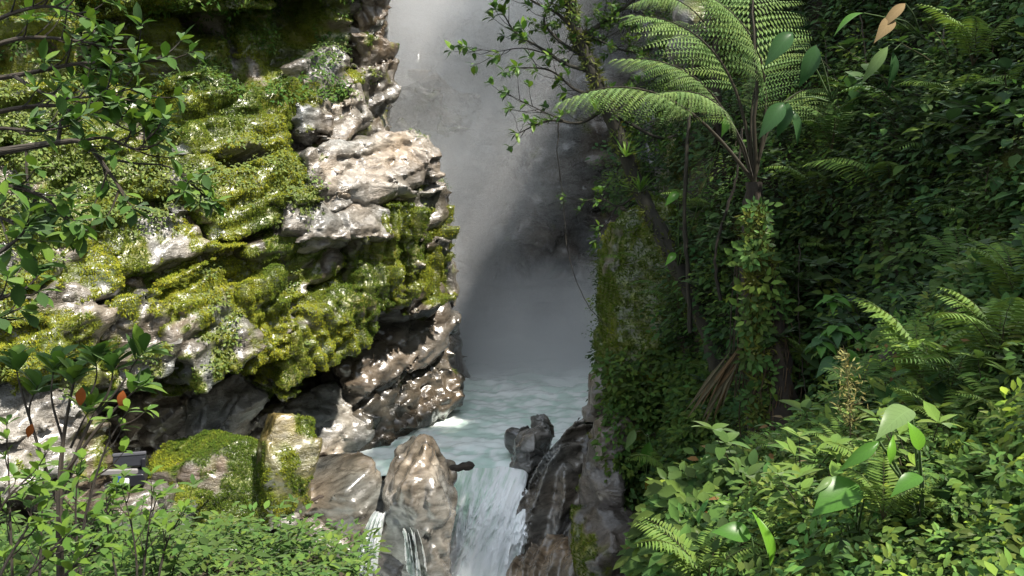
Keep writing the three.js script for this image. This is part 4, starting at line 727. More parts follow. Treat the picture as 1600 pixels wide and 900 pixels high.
{ // arums stand a hand's breadth out of the ground cover
  const k1 = onHill(1330, 830) - 0.55, k2 = onHill(1440, 800) - 0.55, k3 = onHill(1203, 890) - 0.5, k4 = onHill(1160, 870) - 0.5;
  bigLeaves('arum with one broad drooping leaf above the ground cover', at(1335, 880, k1 + 0.3), [[1342, 758, k1, 1274, 790, k1 - 0.15, 2, 'mid', V(0.1, 0.9, 0.5)], [1300, 745, k1, 1282, 764, k1 - 0.1, 0, 'pale'], [1352, 775, k1, 1385, 758, k1 + 0.05, 1, 'mid', V(0, 1, 0.5)]], { stalk: 0.008 });
  bigLeaves('arum with tall upright bright leaves in the ground cover', at(1440, 840, k2 + 0.3), [[1437, 704, k2, 1428, 656, k2, 2, 'lime', V(0.3, 0.2, 1)], [1391, 726, k2, 1398, 676, k2, 0, 'lime', V(-0.4, 0.1, 1)], [1374, 690, k2, 1322, 728, k2 - 0.1, 0, 'mid'], [1424, 640, k2 + 0.2, 1382, 654, k2, 1, 'pale', V(0, 1, 0.5)], [1442, 745, k2, 1398, 755, k2 - 0.1, 1, 'mid', V(0, 1, 0.4)]], { stalk: 0.011 });
  bigLeaves('bright spear of a rolled young leaf at the bottom edge', at(1203, 980, k3), [[1204, 885, k3, 1206, 795, k3, 0, 'lime', V(0.5, 0, 0.8)]], { stalk: 0.012 });
  bigLeaves('broad nodding leaf left of the rolled spear', at(1190, 970, k4), [[1174, 838, k4, 1118, 822, k4 - 0.05, 2, 'mid', V(0.1, 0.8, 0.6)]], { stalk: 0.009 });
}
bigLeaves('pale round leaf hanging by the mossy outcrop', at(1010, 680, 14), [[992, 672, 13.6, 980, 700, 13.4, 1, 'pale'], [1015, 690, 13.6, 1004, 735, 13.5, 1, 'mid'], [1010, 748, 13.4, 1014, 770, 13.4, 1, 'yellow']]);
bigLeaves('two dull leaves beside the straight slender stem', at(1060, 420, 12.6), [[1055, 395, 12.2, 1044, 408, 12, 1, 'mid'], [1060, 300, 12.2, 1043, 314, 12, 1, 'mid'], [1140, 180, 11.5, 1133, 205, 11.3, 1, 'mid']]);
bigLeaves('broad blue green leaf above the seed stalk', at(1330, 620, 8.3), [[1322, 555, 8, 1300, 588, 7.8, 1, 'dark'], [1310, 560, 8, 1278, 572, 7.8, 1, 'dark', V(0, 1, 0.4)], [1325, 545, 8.1, 1350, 585, 7.9, 1, 'mid']]);
{ // broad leaved shrub, leaf by leaf
  const ds = onHill(1370, 520) - 0.75, root = at(1365, 640, ds + 0.4), t = thing('broadleaf_shrub', 'shrub with wide flat leaves catching light in the dark thicket', 'shrub', null, root), r = rng(61), B = new MB();
  for (let k = 0; k < 12; k++) {
    const e = at(1280 + r() * 200, 452 + r() * 90, ds + (r() - 0.5) * 0.7).sub(root), q = curve([V(0, 0, 0), V(e.x * 0.4, e.y * 0.7, e.z * 0.4), e], 8); B.tube(q, q.map((_, j) => 0.009 * (1.1 - j / 9)), 5, [0.05, 0.05, 0.025]);
    for (let j = 0; j < 8; j++) { const m = mesh('leaf', BL[1 + (j % 2)], r() < 0.6 ? BIG.mid : BIG.dark, t), a = j * 2.4, s = 0.16 + r() * 0.1; leafM(e.clone().add(V(0, -j * 0.012, 0)), V(Math.cos(a), 0.15 - r() * 0.4, Math.sin(a)), V(r() * 0.4 - 0.2, 1, r() * 0.4), s).decompose(m.position, m.quaternion, m.scale); }
  }
  mesh('stem', B.geo(), M.bark, t);
}
{ // dry seed stalk
  const dk = Math.min(onHill(1320, 600), onHill(1328, 720)) - 0.4, root = at(1328, 740, dk), t = thing('seed_stalk', 'tall dry straw coloured seed head standing before the shrub', 'plant', null, root), r = rng(8), B = new MB(), S = new MB(), tip = at(1318, 540, dk).sub(root), q = curve([V(0, 0, 0), tip.clone().multiplyScalar(0.5).add(V(0.02, 0, 0)), tip], 12);
  S.tube(q, q.map((_, k) => 0.006 * (1.1 - k / 14)), 5, [0.12, 0.11, 0.04]);
  for (let k = 0; k < 420; k++) { const f = 0.42 + 0.58 * r(), p = q[Math.floor(f * 11.9)].clone(), R = 0.12 * Math.sin(Math.PI * clamp((f - 0.38) / 0.64)); p.add(rdir(r).multiplyScalar(R * r())); B.add(Lneedle, leafM(p, rdir(r).add(V(0, 0.4, 0)), rdir(r), 0.02 + r() * 0.03, 1), jit(r, [0.20, 0.19, 0.07], 0.3)); }
  mesh('stem', S.geo(), M.bark, t); mesh('seed_head', B.geo(), M.dead, t);
}
// ------------------------------------------------------------------ ferns and plants of the thicket
const onSlope = (px, py, lift = 0) => at(px, py, onHill(px, py) - lift);
[['bright fern spreading above the arum', 1440, 600, 0.75, 9], ['pale fern at the crest of the ground cover', 1345, 640, 0.55, 8], ['fern high on the right edge of the ground cover', 1560, 560, 0.7, 9], ['fern arching out of the dark on the right edge', 1590, 460, 0.6, 8], ['fern just above the wide leaved shrub', 1500, 440, 0.6, 8], ['bright fern cut by the bottom edge', 1105, 905, 0.55, 8], ['fern beside the fibrous trunk', 1262, 560, 0.55, 7], ['small fern under the dark ribbed leaves', 1300, 225, 0.7, 7], ['fern low in the ground cover by the arum', 1380, 800, 0.35, 8], ['fern below the mossy outcrop', 1060, 640, 0.6, 8], ['fern at the foot of the leaning tree', 1120, 610, 0.7, 8], ['fern near the top right corner', 1520, 90, 0.8, 8]]
  .forEach(([lab, px, py, L, n], k) => { const d = onHill(px, py); fernPlant(lab, null, at(px, py + 12, Math.min(d, 15) - 0.5), L, n, 300 + k, k % 3 === 1 ? [FRONDdark] : FROND, 0.75); });
{ // ferns and hanging stems through the dark thicket
  const r = rng(929), spots = [[1330, 150, 'left of the dry tan leaves'], [1420, 190, 'under the dry tan leaves'], [1500, 160, 'high near the right edge'], [1560, 230, 'by the right edge'], [1470, 260, 'in the dark middle'], [1390, 300, 'above the wide leaved shrub'], [1310, 400, 'left of the wide leaved shrub'], [1530, 360, 'right of the wide leaved shrub'], [1280, 300, 'beside the tree fern trunk'], [1100, 340, 'between the slender stem and the tree fern'], [1060, 480, 'below the leaning trunk'], [1110, 700, 'under the dead frond skirt'], [1050, 740, 'over the outcrop foot'], [1270, 460, 'beside the fibrous trunk top'], [1450, 60, 'on the top edge'], [1590, 150, 'in the upper right corner'], [1010, 560, 'on the mossy outcrop'], [1000, 420, 'hanging on the outcrop top']];
  spots.forEach(([px, py, w], k) => { const d = Math.min(15.2, onHill(px, py)); fernPlant(['drooping fern ', 'dark fern ', 'yellowish fern '][k % 3] + w, 'ferns in the thicket', at(px, py, d - 0.15), 0.55 + r() * 0.45, 7, 500 + k, k % 3 === 1 ? [FRONDdark] : FROND, 0.35); });
  [[1290, 60, 1300, 330], [1345, 20, 1335, 280], [1480, 10, 1470, 240], [1250, 380, 1262, 650], [1550, 60, 1540, 300], [1150, 220, 1140, 480], [1100, 250, 1110, 460], [1410, 150, 1402, 360]].forEach(([x0, y0, x1, y1], k) => { const d0 = Math.min(14, onHill(x0, y0)) - 0.5, d1 = Math.min(14, onHill(x1, y1)) - 0.4; vine(['thin hanging vine left of the dry tan leaves', 'slack vine under the dark ribbed leaves', 'vine hanging in the upper right thicket', 'root hanging beside the fibrous trunk', 'vine near the upper right corner', 'liana in front of the tree fern petioles', 'liana left of the tree fern trunk', 'vine above the wide leaved shrub'][k], [at(x0, y0, d0), at(lerp(x0, x1, 0.4) + (r() - 0.5) * 30, lerp(y0, y1, 0.45), (d0 + d1) / 2), at(x1, y1, d1)], 0.006 + r() * 0.008, jit(r, [0.06, 0.045, 0.025], 0.3)); });
}
// prototypes, then copies over the slope
const protos = [
  ['leafy_shrub', { stems: 9, h: 0.8, spread: 0.5, pairs: 6, leaf: 0.10, geo: [L1, L2], col: G.mid }, 'shrub'],
  ['leafy_shrub', { stems: 10, h: 0.7, spread: 0.55, pairs: 7, leaf: 0.085, geo: [L2, L4], col: G.deep }, 'shrub'],
  ['leafy_shrub', { stems: 8, h: 0.9, spread: 0.45, pairs: 8, leaf: 0.10, geo: [L3], col: G.bright }, 'shrub'],
  ['broadleaf_plant', { stems: 6, h: 0.7, spread: 0.5, pairs: 3, leaf: 0.2, geo: [L5, L6], col: G.deep, thick: 0.012 }, 'plant'],
  ['broadleaf_plant', { stems: 5, h: 0.6, spread: 0.4, pairs: 3, leaf: 0.17, geo: [L5], col: G.blue, thick: 0.012 }, 'plant'],
].map(([name, o, cat], k) => { const g = stemPlant(700 + k * 7, o); return { name, cat, g }; });
{
  const r = rng(808), looks = ['mid green leafy shrub', 'dark small leaved shrub', 'light narrow leaved shrub', 'dark broad leaved plant', 'bluish broad leaved plant'];
  // what each one grows beside, named by the nearest thing one can find
  const marks = [[1178, 330, 'the tall tree fern trunk'], [1225, 640, 'the fibrous trunk'], [1258, 110, 'the dark ribbed leaves'], [1390, 50, 'the dry tan leaves'], [1370, 490, 'the wide leaved shrub'], [1000, 620, 'the mossy outcrop'], [1120, 560, 'the foot of the leaning tree'], [1440, 610, 'the bright fern over the arum'], [1580, 30, 'the top right corner'], [1585, 300, 'the right edge'], [1320, 560, 'the seed stalk'], [1060, 260, 'the straight slender stem'], [1420, 280, 'the dark middle of the thicket'], [1060, 800, 'the pale round leaf'], [1300, 330, 'the small fern under the ribbed leaves'], [1500, 430, 'the fern above the wide leaved shrub']];
  const used = new Map(), ord = ['', 'second ', 'third ', 'fourth ', 'fifth ', 'sixth ', 'seventh '], made = [];
  for (let k = 0; k < 210; k++) {
    const px = lerp(985, 1640, Math.pow(r(), 0.9)), py = lerp(-40, 900, r()); if (px < 1090 && py < 560 && r() < 0.85) continue;
    const d = onHill(px, py); if (d > 19) continue; if (py > 520 && d < 7.5) continue;
    const pos = at(px, py, d + 0.1); pos.y -= 0.3; const kind = Math.floor(r() * protos.length), pr = protos[kind], turn = r() * 6.28, sc = 0.75 + r() * 0.7;
    let best = marks[0], bd = 1e9; for (const m of marks) { const q = Math.hypot(m[0] - px, m[1] - py); if (q < bd) { bd = q; best = m; } }
    const dx = px - best[0], dy = py - best[1], rel = bd < 45 ? 'right at ' : Math.abs(dx) > Math.abs(dy) ? (dx > 0 ? 'to the right of ' : 'to the left of ') : dy > 0 ? 'below ' : 'above ';
    const key = looks[kind] + ' ' + rel + best[2], n = used.get(key) ?? 0; used.set(key, n + 1);
    const label = (n ? ord[n] + 'nearest ' : '') + key, group = looks[kind] + 's on the right hillside';
    if (!made[kind]) { const t = thing(pr.name, label, pr.cat, group, pos); mesh('stem', pr.g.stem, M.bark, t); mesh('foliage', pr.g.foliage, M.leaf, t); t.rotation.y = turn; t.scale.setScalar(sc); made[kind] = t; } else copy(made[kind], pos, turn, sc, label);
  }
}
{ // undergrowth: leaf clumps too many to count
  const r = rng(99), kinds = [[], [], []];
  for (let k = 0; k < 5200; k++) {
    const px = lerp(940, 1660, r()), py = lerp(-80, 980, r()), d = onHill(px, py); if (d > 20) continue;
    const near = d < 8 && py > 480; if (near && r() < 0.5) continue; const p = at(px, py, d + (near ? 0 : 0.3) - r() * r() * 0.7), n = V(-0.35 + (r() - 0.5) * 0.5, 1, 0.25 + (r() - 0.5) * 0.5).normalize();
    const t = fbm(p.x * 0.6, p.y * 0.6, p.z * 0.6, 2) + (r() - 0.5) * 0.35, kind = near ? 2 : t > 0.08 ? 0 : t > -0.2 ? 1 : 0;
    if (near && r() < 0.3) continue;
    kinds[kind].push({ p, n, s: (near ? 0.6 : 0.9) * (0.5 + r() * 0.9), spin: r() * 6, c: jit(r, r() < 0.12 ? [1.9, 1.6, 1] : [1, 1, 1], 0.45, 0.25) });
  }
  console.log('undergrowth', kinds.map((k) => k.length));
  scatterMesh('undergrowth', 'dense small leaved undergrowth covering the right hillside', 'undergrowth', clump(41, 64, 0.075, 0.34, [L1, L2], G.mid), M.leaf, kinds[0]);
  scatterMesh('undergrowth', 'dark broader leaved undergrowth in the thicket on the right', 'undergrowth', clump(42, 34, 0.115, 0.36, [L2, L4], G.deep), M.leaf, kinds[1]);
  scatterMesh('ground_cover', 'bright low leafy ground cover on the slope at the lower right', 'ground cover', clump(43, 34, 0.085, 0.24, [L2, L1], [0.085, 0.155, 0.024]), M.leaf, kinds[2]);
  // extra near cover straight on the ground
  const near = [[], [], [], []]; for (let k = 0; k < 3000; k++) { const x = lerp(0.9, 5, r()), z = lerp(-8, -2.2, r()), y = groundY(x, z), t = fbm(x * 1.3, z * 1.3, 6, 2) + (r() - 0.5) * 0.4, q = r() < 0.06 ? 3 : t > 0.1 ? 0 : t > -0.12 ? 1 : 2; if (q < 3 && fbm(x * 1.7 + 9, z * 1.7, 2, 2) < -0.22) continue; near[q].push({ p: V(x, y + r() * 0.05, z), n: V((r() - 0.5) * 0.7 - 0.2, 1, (r() - 0.5) * 0.7 + 0.2).normalize(), s: 0.4 + r() * r() * 0.9, spin: r() * 6, c: jit(r, [1, 1, 1], 0.4, 0.2) }); }
  scatterMesh('ground_cover', 'low glossy ground cover near the arums', 'ground cover', clump(44, 26, 0.08, 0.24, [L1, L3], [0.08, 0.15, 0.022]), M.leaf, near[0]);
  scatterMesh('ground_cover', 'narrow leaved yellowish ground cover in drifts near the arums', 'ground cover', clump(51, 22, 0.13, 0.24, [L3], [0.12, 0.18, 0.026]), M.leaf, near[1]);
  scatterMesh('ground_cover', 'broader dark leaved ground cover in drifts near the arums', 'ground cover', clump(52, 12, 0.15, 0.26, [L6, L5], [0.045, 0.105, 0.02]), M.leaf, near[2]);
  scatterMesh('leaf_litter', 'brown fallen leaves among the ground cover', 'leaf litter', clump(53, 7, 0.10, 0.25, [L2, L3], [0.11, 0.065, 0.025]), M.dead, near[3]);
  for (let k = 0; k < 16; k++) { const px = lerp(1230, 1590, r()), py = lerp(600, 880, r()), d = onHill(px, py); const w = ['between the arums', 'low on the slope', 'by the right edge', 'near the bottom edge'][px < 1440 ? (py < 740 ? 0 : 3) : py < 740 ? 2 : 1]; fernPlant(['small bright fern ', 'small drooping fern ', 'young fern ', 'pale little fern '][k % 4] + w + (k > 11 ? ', the last of its kind' : k > 7 ? ', third of its kind' : k > 3 ? ', second of its kind' : ''), 'small ferns in the ground cover', at(px, py, d), 0.28 + r() * 0.3, 7, 400 + k, k % 3 ? FROND : [FRONDdark], 0.7); }
  // ivy and small leaves down the outcrop and bank edge
  const ivy = []; for (let k = 0; k < 420; k++) { const px = lerp(955, 1120, r()), py = lerp(560, 900, r()), d = Math.min(15.0, onHill(px, py)); const p = at(px, py, d - r() * 0.5); ivy.push({ p, n: V(-0.4 + (r() - 0.5) * 0.5, 1, 0.5).normalize(), s: 0.7 + r() * 0.5, spin: r() * 6, c: jit(r, [1, 1, 1], 0.3, 0.2) }); }
  scatterMesh('undergrowth', 'small leaved plants hanging over the foot of the mossy outcrop', 'undergrowth', clump(45, 30, 0.11, 0.3, [L1, L4], G.mid), M.leaf, ivy);
}
{ // taller plants standing out of the ground cover
  const r = rng(321), kinds = [stemPlant(951, { stems: 5, h: 0.55, spread: 0.2, pairs: 5, leaf: 0.13, geo: [L3, L1], col: G.bright }), stemPlant(952, { stems: 4, h: 0.5, spread: 0.22, pairs: 4, leaf: 0.16, geo: [L5], col: G.mid }), stemPlant(953, { stems: 7, h: 0.4, spread: 0.3, pairs: 5, leaf: 0.1, geo: [L1], col: G.lime })];
  const where = [[1250, 800, 'beside the drooping arum leaf'], [1290, 700, 'behind the drooping arum leaf'], [1480, 760, 'right of the upright arum leaves'], [1540, 680, 'on the crest by the right edge'], [1570, 830, 'in the bottom right corner'], [1500, 880, 'on the bottom edge near the corner'], [1400, 870, 'on the bottom edge below the arum'], [1160, 780, 'left of the fibrous trunk foot'], [1085, 830, 'above the bottom edge fern'], [1340, 680, 'by the seed stalk foot'], [1590, 600, 'at the right edge above the cover'], [1450, 660, 'under the bright fern'], [1280, 880, 'on the bottom edge right of the rolled spear'], [1130, 720, 'below the dead frond skirt'], [1520, 610, 'between the two ferns on the crest'], [1430, 800, 'in front of the upright arum leaves']];
  where.forEach(([px, py, w], k) => { const d = onHill(px, py), pos = at(px, py, d); pos.y -= 0.18; const t = thing('herb_plant', ['bright narrow leaved herb ', 'broad leaved herb ', 'lime green low herb '][k % 3] + w, 'plant', 'herbs in the ground cover', pos); mesh('stem', kinds[k % 3].stem, M.bark, t); mesh('foliage', kinds[k % 3].foliage, M.leaf, t); t.rotation.y = r() * 6; t.scale.setScalar(0.8 + r() * 0.5); });
}
// ------------------------------------------------------------------ canopy trees standing above the frame, shading the hillside
{
  const r = rng(515), B = new MB(); for (let k = 0; k < 950; k++) { const p = rdir(r); const q = p.clone().multiplyScalar(Math.cbrt(r()) * (1 + 0.35 * noise(p.x * 2, p.y * 2, p.z * 2))); q.set(q.x * 2.4, q.y * 1.2, q.z * 2.4); B.add(L2, leafM(q, rdir(r), V(r() - 0.5, 1, r() - 0.5), 0.4 + r() * 0.25, 1.2), jit(r, G.mid, 0.3)); }
  const crown = B.geo(), spots = [[7.6, 12.0, -12.0, 1.1], [9.4, 12.6, -7.6, 1.0], [7.0, 11.0, -4.8, 0.95], [10.2, 13.4, -9.2, 1.1], [7.4, 11.4, -15.4, 0.85], [9.5, 12, -2.5, 1.2], [5.2, 11.5, 2.5, 1.1], [4.1, 11.4, -14.3, 0.72], [6.6, 11.2, -2.0, 0.5], [5.2, 19.2, -20.5, 0.8], [5.6, 20.0, -23.0, 0.9], [5.0, 20.2, -25.6, 0.8], [5.8, 20.4, -28.0, 0.9], [7.2, 20.6, -21.6, 0.9]];
  let first;
  spots.forEach(([x, y, z, s], k) => {
    const label = z < -18 ? 'tree standing on the rim of the shaded right gorge wall' : 'broad tree above the right hillside shading the thicket', pos = V(x, y - 5 * s, z);
    if (!first) { first = thing('canopy_tree', label, 'tree', 'trees above the right hillside', pos); const T = new MB(), pts = curve([V(0.6, -4, 0), V(0.2, 1, 0), V(0, 5, 0)], 10); T.tube(pts, pts.map((_, i) => 0.22 - i * 0.014), 8, [0.04, 0.03, 0.02], 0.1, 1); mesh('trunk', T.geo(), M.bark, first); const c = mesh('crown', crown, M.leaf, first); c.position.y = 5; first.scale.setScalar(s); } else copy(first, pos, k * 1.3, s, label);
  });
}
// ------------------------------------------------------------------ foliage close by on the left
const LB = [leafGeo(1, 0.46, 4, 0.22, 0.25, 0.55), leafGeo(1, 0.42, 4, 0.3, 0.4, 0.58), leafGeo(1, 0.5, 4, 0.15, 0.15, 0.55)];
const pxs = (list, d) => list.map((a) => at(a[0], a[1], a[2] ?? d));
const lim = (list, d, w = 1, from = 0.25) => { const l = pxs(list, d); l.w = w; l.from = from; return l; };
leafyBranch('leafy_branch', 'leafy branch reaching in from the upper left corner', 'branch', null, at(-60, 130, 4.1), [lim([[-60, 130], [40, 115], [130, 98], [200, 100], [262, 88]], 4.1), lim([[-60, 90], [30, 60], [110, 62], [170, 75]], 4.2), lim([[20, 118], [80, 150], [150, 150], [220, 135]], 4.0, 0.7), lim([[-60, 190], [20, 170], [90, 165], [160, 180], [225, 185]], 4.1)], { geos: LB, mats: BRANCH, leaf: 0.1, seed: 5, tufts: 12, perTuft: 6, twig: 0.16, thick: 0.013 });
leafyBranch('leafy_branch', 'bare dark limb with leaf tufts below the upper left branch', 'branch', null, at(-60, 250, 4.0), [lim([[-60, 246], [40, 230], [95, 222], [130, 222], [165, 262], [198, 310]], 4.0, 1.5, 0.5), lim([[125, 220], [165, 215], [215, 232], [240, 200]], 4.0, 0.6, 0.4), lim([[90, 222], [100, 180], [140, 160], [170, 165]], 4.0, 0.7, 0.4), lim([[150, 245], [210, 255], [262, 260], [290, 280], [330, 318]], 4.2, 0.5, 0.6), lim([[40, 232], [45, 290], [70, 330]], 4.0, 0.5, 0.4)], { geos: LB, mats: BRANCH, leaf: 0.095, seed: 6, tufts: 9, perTuft: 6, twig: 0.13, thick: 0.014 });
leafyBranch('leafy_branch', 'leaves crowding in at the left edge halfway down', 'branch', null, at(-60, 470, 3.6), [lim([[-60, 440], [-10, 400], [30, 370], [45, 350]], 3.6), lim([[-60, 500], [-10, 470], [40, 450], [60, 430]], 3.6), lim([[-60, 540], [-10, 500], [35, 480]], 3.6)], { geos: LB, mats: BRANCH, leaf: 0.115, seed: 7, tufts: 4, perTuft: 5, twig: 0.1 });
leafyBranch('leafy_branch', 'hanging sprays of larger leaves below the bare dark limb', 'branch', null, at(-60, 300, 3.8), [lim([[-60, 300], [10, 290], [70, 310], [110, 350]], 3.8), lim([[-60, 60], [20, 20], [80, 10], [140, 30]], 3.9), lim([[-60, 210], [0, 200], [60, 205], [110, 195]], 3.7, 0.8), lim([[-60, 330], [0, 340], [50, 370]], 3.8, 0.8)], { geos: LB, mats: BRANCH, leaf: 0.1, seed: 15, tufts: 8, perTuft: 6, twig: 0.15, thick: 0.012 });
const rosette = leafyBranch('leafy_shrub', 'shrub with glossy leaf rosettes and a few orange withered leaves', 'shrub', null, at(95, 930, 4.6), [lim([[95, 930], [92, 800], [98, 690], [118, 580]], 4.5, 1.6, 0.97), lim([[98, 760], [140, 660], [170, 610], [178, 562]], 4.5, 0.8, 0.97), lim([[100, 740], [160, 660], [200, 620], [222, 600]], 4.45, 0.7, 0.97), lim([[95, 800], [60, 700], [45, 640], [60, 600]], 4.6, 0.8, 0.97), lim([[110, 700], [128, 660], [145, 630]], 4.5, 0.5, 0.97), lim([[150, 650], [190, 600], [215, 560], [228, 548]], 4.5, 0.5, 0.97), lim([[60, 700], [30, 600], [22, 560]], 4.6, 0.6, 0.97), lim([[98, 690], [80, 620], [85, 565]], 4.55, 0.6, 0.97), lim([[130, 640], [150, 590], [148, 552]], 4.5, 0.5, 0.97)], { geos: LB, mats: [BRANCH[0], BRANCH[2], BRANCH[1]], leaf: 0.15, seed: 8, tufts: 1, perTuft: 13, thick: 0.014, up: 0.7 });
{ const o = rosette.position, mats = solidLeaf([0.26, 0.07, 0.01], { transmission: 0.45, clearcoat: 0.1 }); for (const [x0, y0, x1, y1] of [[128, 605, 122, 640], [192, 610, 186, 642], [50, 662, 40, 688]]) { const a = at(x0, y0, 4.4).sub(o), d = at(x1, y1, 4.38).sub(o).sub(a), m = mesh('withered_leaf', BL[1], mats, rosette); m.userData.label = 'orange withered leaf'; leafM(a, d, V(0.3, 0.1, 1), d.length(), 1.1).decompose(m.position, m.quaternion, m.scale); } }
[['slender sapling with thin upright stems at the lower left edge', 41, [[[20, 940], [15, 800], [10, 660]], [[60, 940], [64, 830], [70, 700]], [[110, 940], [135, 800], [165, 700], [200, 640]], [[130, 940], [118, 820], [120, 740]]], 4.2, 0.085],
  ['leafy sapling below the black case', 42, [[[215, 940], [210, 850], [190, 760]], [[240, 940], [260, 850], [285, 800]], [[190, 940], [170, 840], [165, 770]], [[220, 930], [230, 840], [240, 760]]], 5.2, 0.085],
  ['sapling with drooping leaves in the bottom left corner', 43, [[[-20, 940], [20, 860], [60, 800]], [[10, 950], [60, 880], [110, 830]], [[60, 950], [110, 890], [160, 850]], [[-30, 850], [10, 780], [50, 740]]], 3.8, 0.085]]
  .forEach(([lab, seed, limbs, d, leaf]) => leafyBranch('sapling', lab, 'sapling', null, at(limbs[0][0][0], limbs[0][0][1], d), limbs.map((l) => lim(l, d, 0.8, 0.2)), { geos: LB, mats: [BRANCH[0], BRANCH[2], BRANCH[2]], leaf, seed, tufts: 7, perTuft: 4, twig: 0.12, thick: 0.011 }));
{ // bushes along the bottom, left of the cascade
  const kinds = [stemPlant(901, { stems: 13, h: 0.65, spread: 0.5, pairs: 6, leaf: 0.10, geo: [L1, L2], col: G.bright }), stemPlant(902, { stems: 14, h: 0.8, spread: 0.4, pairs: 8, leaf: 0.065, geo: [L1], col: [0.075, 0.14, 0.024] }), stemPlant(903, { stems: 9, h: 0.95, spread: 0.4, pairs: 7, leaf: 0.12, geo: [L2, L3], col: G.mid })], r = rng(17);
  const spots = [[300, 900, 6.2, 0, 'bright bush on the bottom edge under the mossy boulder'], [400, 905, 6.6, 1, 'dense bush on the bottom edge left of the dark rock'], [480, 910, 6.9, 0, 'bush on the bottom edge nearest the small side cascade'], [352, 885, 7.2, 1, 'bush behind the bright bush under the mossy boulder'], [250, 905, 6.0, 2, 'bush at the foot of the leafy sapling'], [180, 905, 5.6, 1, 'low bush between the two saplings'], [120, 910, 5.6, 0, 'low bush behind the slender sapling'], [540, 925, 7.2, 1, 'small bush end at the bottom beside the cascade'], [440, 880, 7.6, 2, 'bush rising behind the dense bottom bush'], [60, 880, 6.2, 2, 'bush behind the corner sapling'], [200, 850, 6.8, 1, 'bush in front of the black case'], [130, 830, 7, 2, 'bush left of the black case on the bank']];
  const made = [];
  for (const [px, py, d, k, lab] of spots) { const pos = at(px, py, d); pos.y -= 0.5; const t = thing('leafy_bush', lab, 'bush', 'bushes along the bottom edge', pos); mesh('stem', kinds[k].stem, M.bark, t); mesh('foliage', kinds[k].foliage, M.leaf, t); t.rotation.y = r() * 6; t.scale.setScalar(0.65 + r() * 0.55); }
  const und = []; for (let k = 0; k < 330; k++) { const x = lerp(-5.5, -1.0, r()), z = lerp(-9, -4.5, r()); und.push({ p: V(x, groundY(x, z) + r() * 0.25, z), n: V((r() - 0.5) * 0.5, 1, (r() - 0.5) * 0.5).normalize(), s: 0.7 + r() * 0.6, spin: r() * 6, c: jit(r, [1, 1, 1], 0.3, 0.15) }); }
  scatterMesh('undergrowth', 'leafy undergrowth on the bank at the lower left', 'undergrowth', clump(46, 36, 0.085, 0.28, [L1, L2], [0.07, 0.135, 0.022]), M.leaf, und);
}
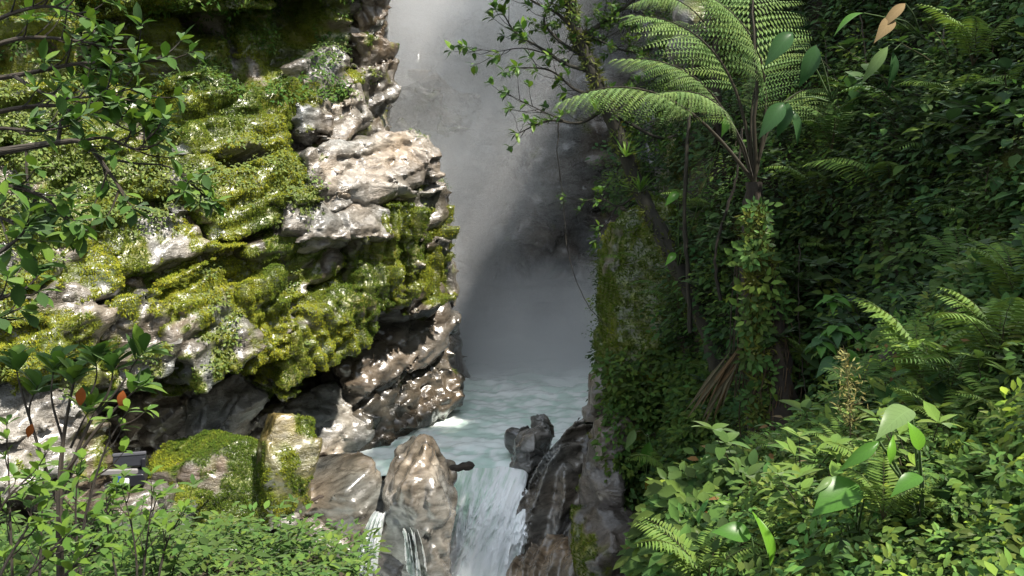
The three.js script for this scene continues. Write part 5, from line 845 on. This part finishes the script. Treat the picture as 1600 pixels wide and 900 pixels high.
// ------------------------------------------------------------------ small things: the case, driftwood
{
  const c = at(200, 752, 13.4), t = thing('black_case', 'open black case with a white tag standing on the rocks', 'case', null, c), K = new THREE.MeshPhysicalMaterial({ name: 'black_plastic', color: new THREE.Color().setRGB(0.012, 0.013, 0.017), roughness: 0.42, bumpMap: rockBump, bumpScale: 0.002 });
  const round = (w, h, d, r) => { const s = new THREE.Shape(); s.moveTo(-w / 2 + r, -h / 2); s.lineTo(w / 2 - r, -h / 2); s.quadraticCurveTo(w / 2, -h / 2, w / 2, -h / 2 + r); s.lineTo(w / 2, h / 2 - r); s.quadraticCurveTo(w / 2, h / 2, w / 2 - r, h / 2); s.lineTo(-w / 2 + r, h / 2); s.quadraticCurveTo(-w / 2, h / 2, -w / 2, h / 2 - r); s.lineTo(-w / 2, -h / 2 + r); s.quadraticCurveTo(-w / 2, -h / 2, -w / 2 + r, -h / 2); const g = new THREE.ExtrudeGeometry(s, { depth: d - 0.04, bevelEnabled: true, bevelSize: 0.018, bevelThickness: 0.02, bevelSegments: 3 }); g.translate(0, 0, -d / 2 + 0.02); return g; };
  t.rotation.y = 0.25;
  mesh('base', round(0.42, 0.15, 0.34, 0.03), K, t).position.set(0.03, 0.06, 0);
  const lid = mesh('lid', round(0.44, 0.17, 0.12, 0.06), K, t); lid.position.set(0.03, 0.30, -0.1); lid.rotation.x = -0.25;
  const rib = mesh('rim', round(0.45, 0.025, 0.03, 0.01), new THREE.MeshStandardMaterial({ name: 'grey_plastic', color: new THREE.Color().setRGB(0.05, 0.052, 0.06), roughness: 0.5 }), lid); rib.position.set(0, 0.09, 0.06);
  const bar = mesh('handle_bar', round(0.50, 0.05, 0.06, 0.015), new THREE.MeshStandardMaterial({ name: 'grey_bar', color: new THREE.Color().setRGB(0.16, 0.155, 0.15), roughness: 0.6 }), t); bar.position.set(-0.1, 0.2, 0.12); bar.rotation.z = -0.06;
  mesh('post', round(0.03, 0.26, 0.04, 0.008), K, t).position.set(0.225, 0.19, -0.02);
  mesh('blue_strap', round(0.07, 0.11, 0.03, 0.01), new THREE.MeshStandardMaterial({ name: 'blue_cloth', color: new THREE.Color().setRGB(0.015, 0.07, 0.28), roughness: 0.8 }), t).position.set(-0.12, 0.09, 0.175);
  mesh('white_tag', round(0.06, 0.045, 0.02, 0.008), new THREE.MeshStandardMaterial({ name: 'white_tag', color: new THREE.Color().setRGB(0.7, 0.72, 0.75), roughness: 0.7 }), t).position.set(0.0, 0.07, 0.185);
}
function log(label, a, b, w, col = [0.05, 0.04, 0.032]) { const B = new MB(), n = 14, pts = []; for (let k = 0; k <= n; k++) { const q = b.clone().sub(a).multiplyScalar(k / n); q.y += noise(k * 0.4, w * 50, 2) * w; pts.push(q); } const rad = pts.map((_, k) => k === 0 || k === n ? w * 0.05 : (k === 1 || k === n - 1 ? 0.85 : 1) * w * lerp(0.8, 1.1, k / n)); B.tube(pts, rad, 9, col, 0.14, w * 40); const m = mesh('driftwood_log', B.geo(), M.bark); m.position.copy(a); return tag(m, label, 'driftwood'); }
log('dark driftwood log jutting from behind the tall pale boulder over the falls', at(690, 733, 15.9), at(742, 728, 15.75), 0.07);
log('thin driftwood stick on the pale rocks behind the yellowish slab', at(484, 715, 16.4), at(512, 709, 16.4), 0.03, [0.12, 0.09, 0.06]);
log('second driftwood stick lying on the pale rocks', at(470, 727, 16.2), at(520, 731, 16.2), 0.035, [0.1, 0.075, 0.05]);
log('broken stick leaning between the yellowish slab and the broad brown slab', at(454, 772, 15.1), at(480, 822, 15.0), 0.03, [0.14, 0.1, 0.075]);
log('dark stick across the broad brown slab', at(472, 792, 15.0), at(506, 774, 15.1), 0.03, [0.06, 0.045, 0.035]);
log('short upright stick below the yellowish slab', at(440, 790, 14.9), at(438, 825, 14.9), 0.035, [0.13, 0.09, 0.07]);
{ const by = {}; let tris = 0; scene.traverse((o) => { if (o.isMesh && !o.isInstancedMesh) { const n = (o.geometry.index?.count ?? o.geometry.attributes.position.count) / 3; tris += n; by[o.name] = (by[o.name] ?? 0) + n; } }); console.log('triangles', Math.round(tris), JSON.stringify(Object.entries(by).sort((a, b) => b[1] - a[1]).slice(0, 12))); }
renderer.render(scene, camera);
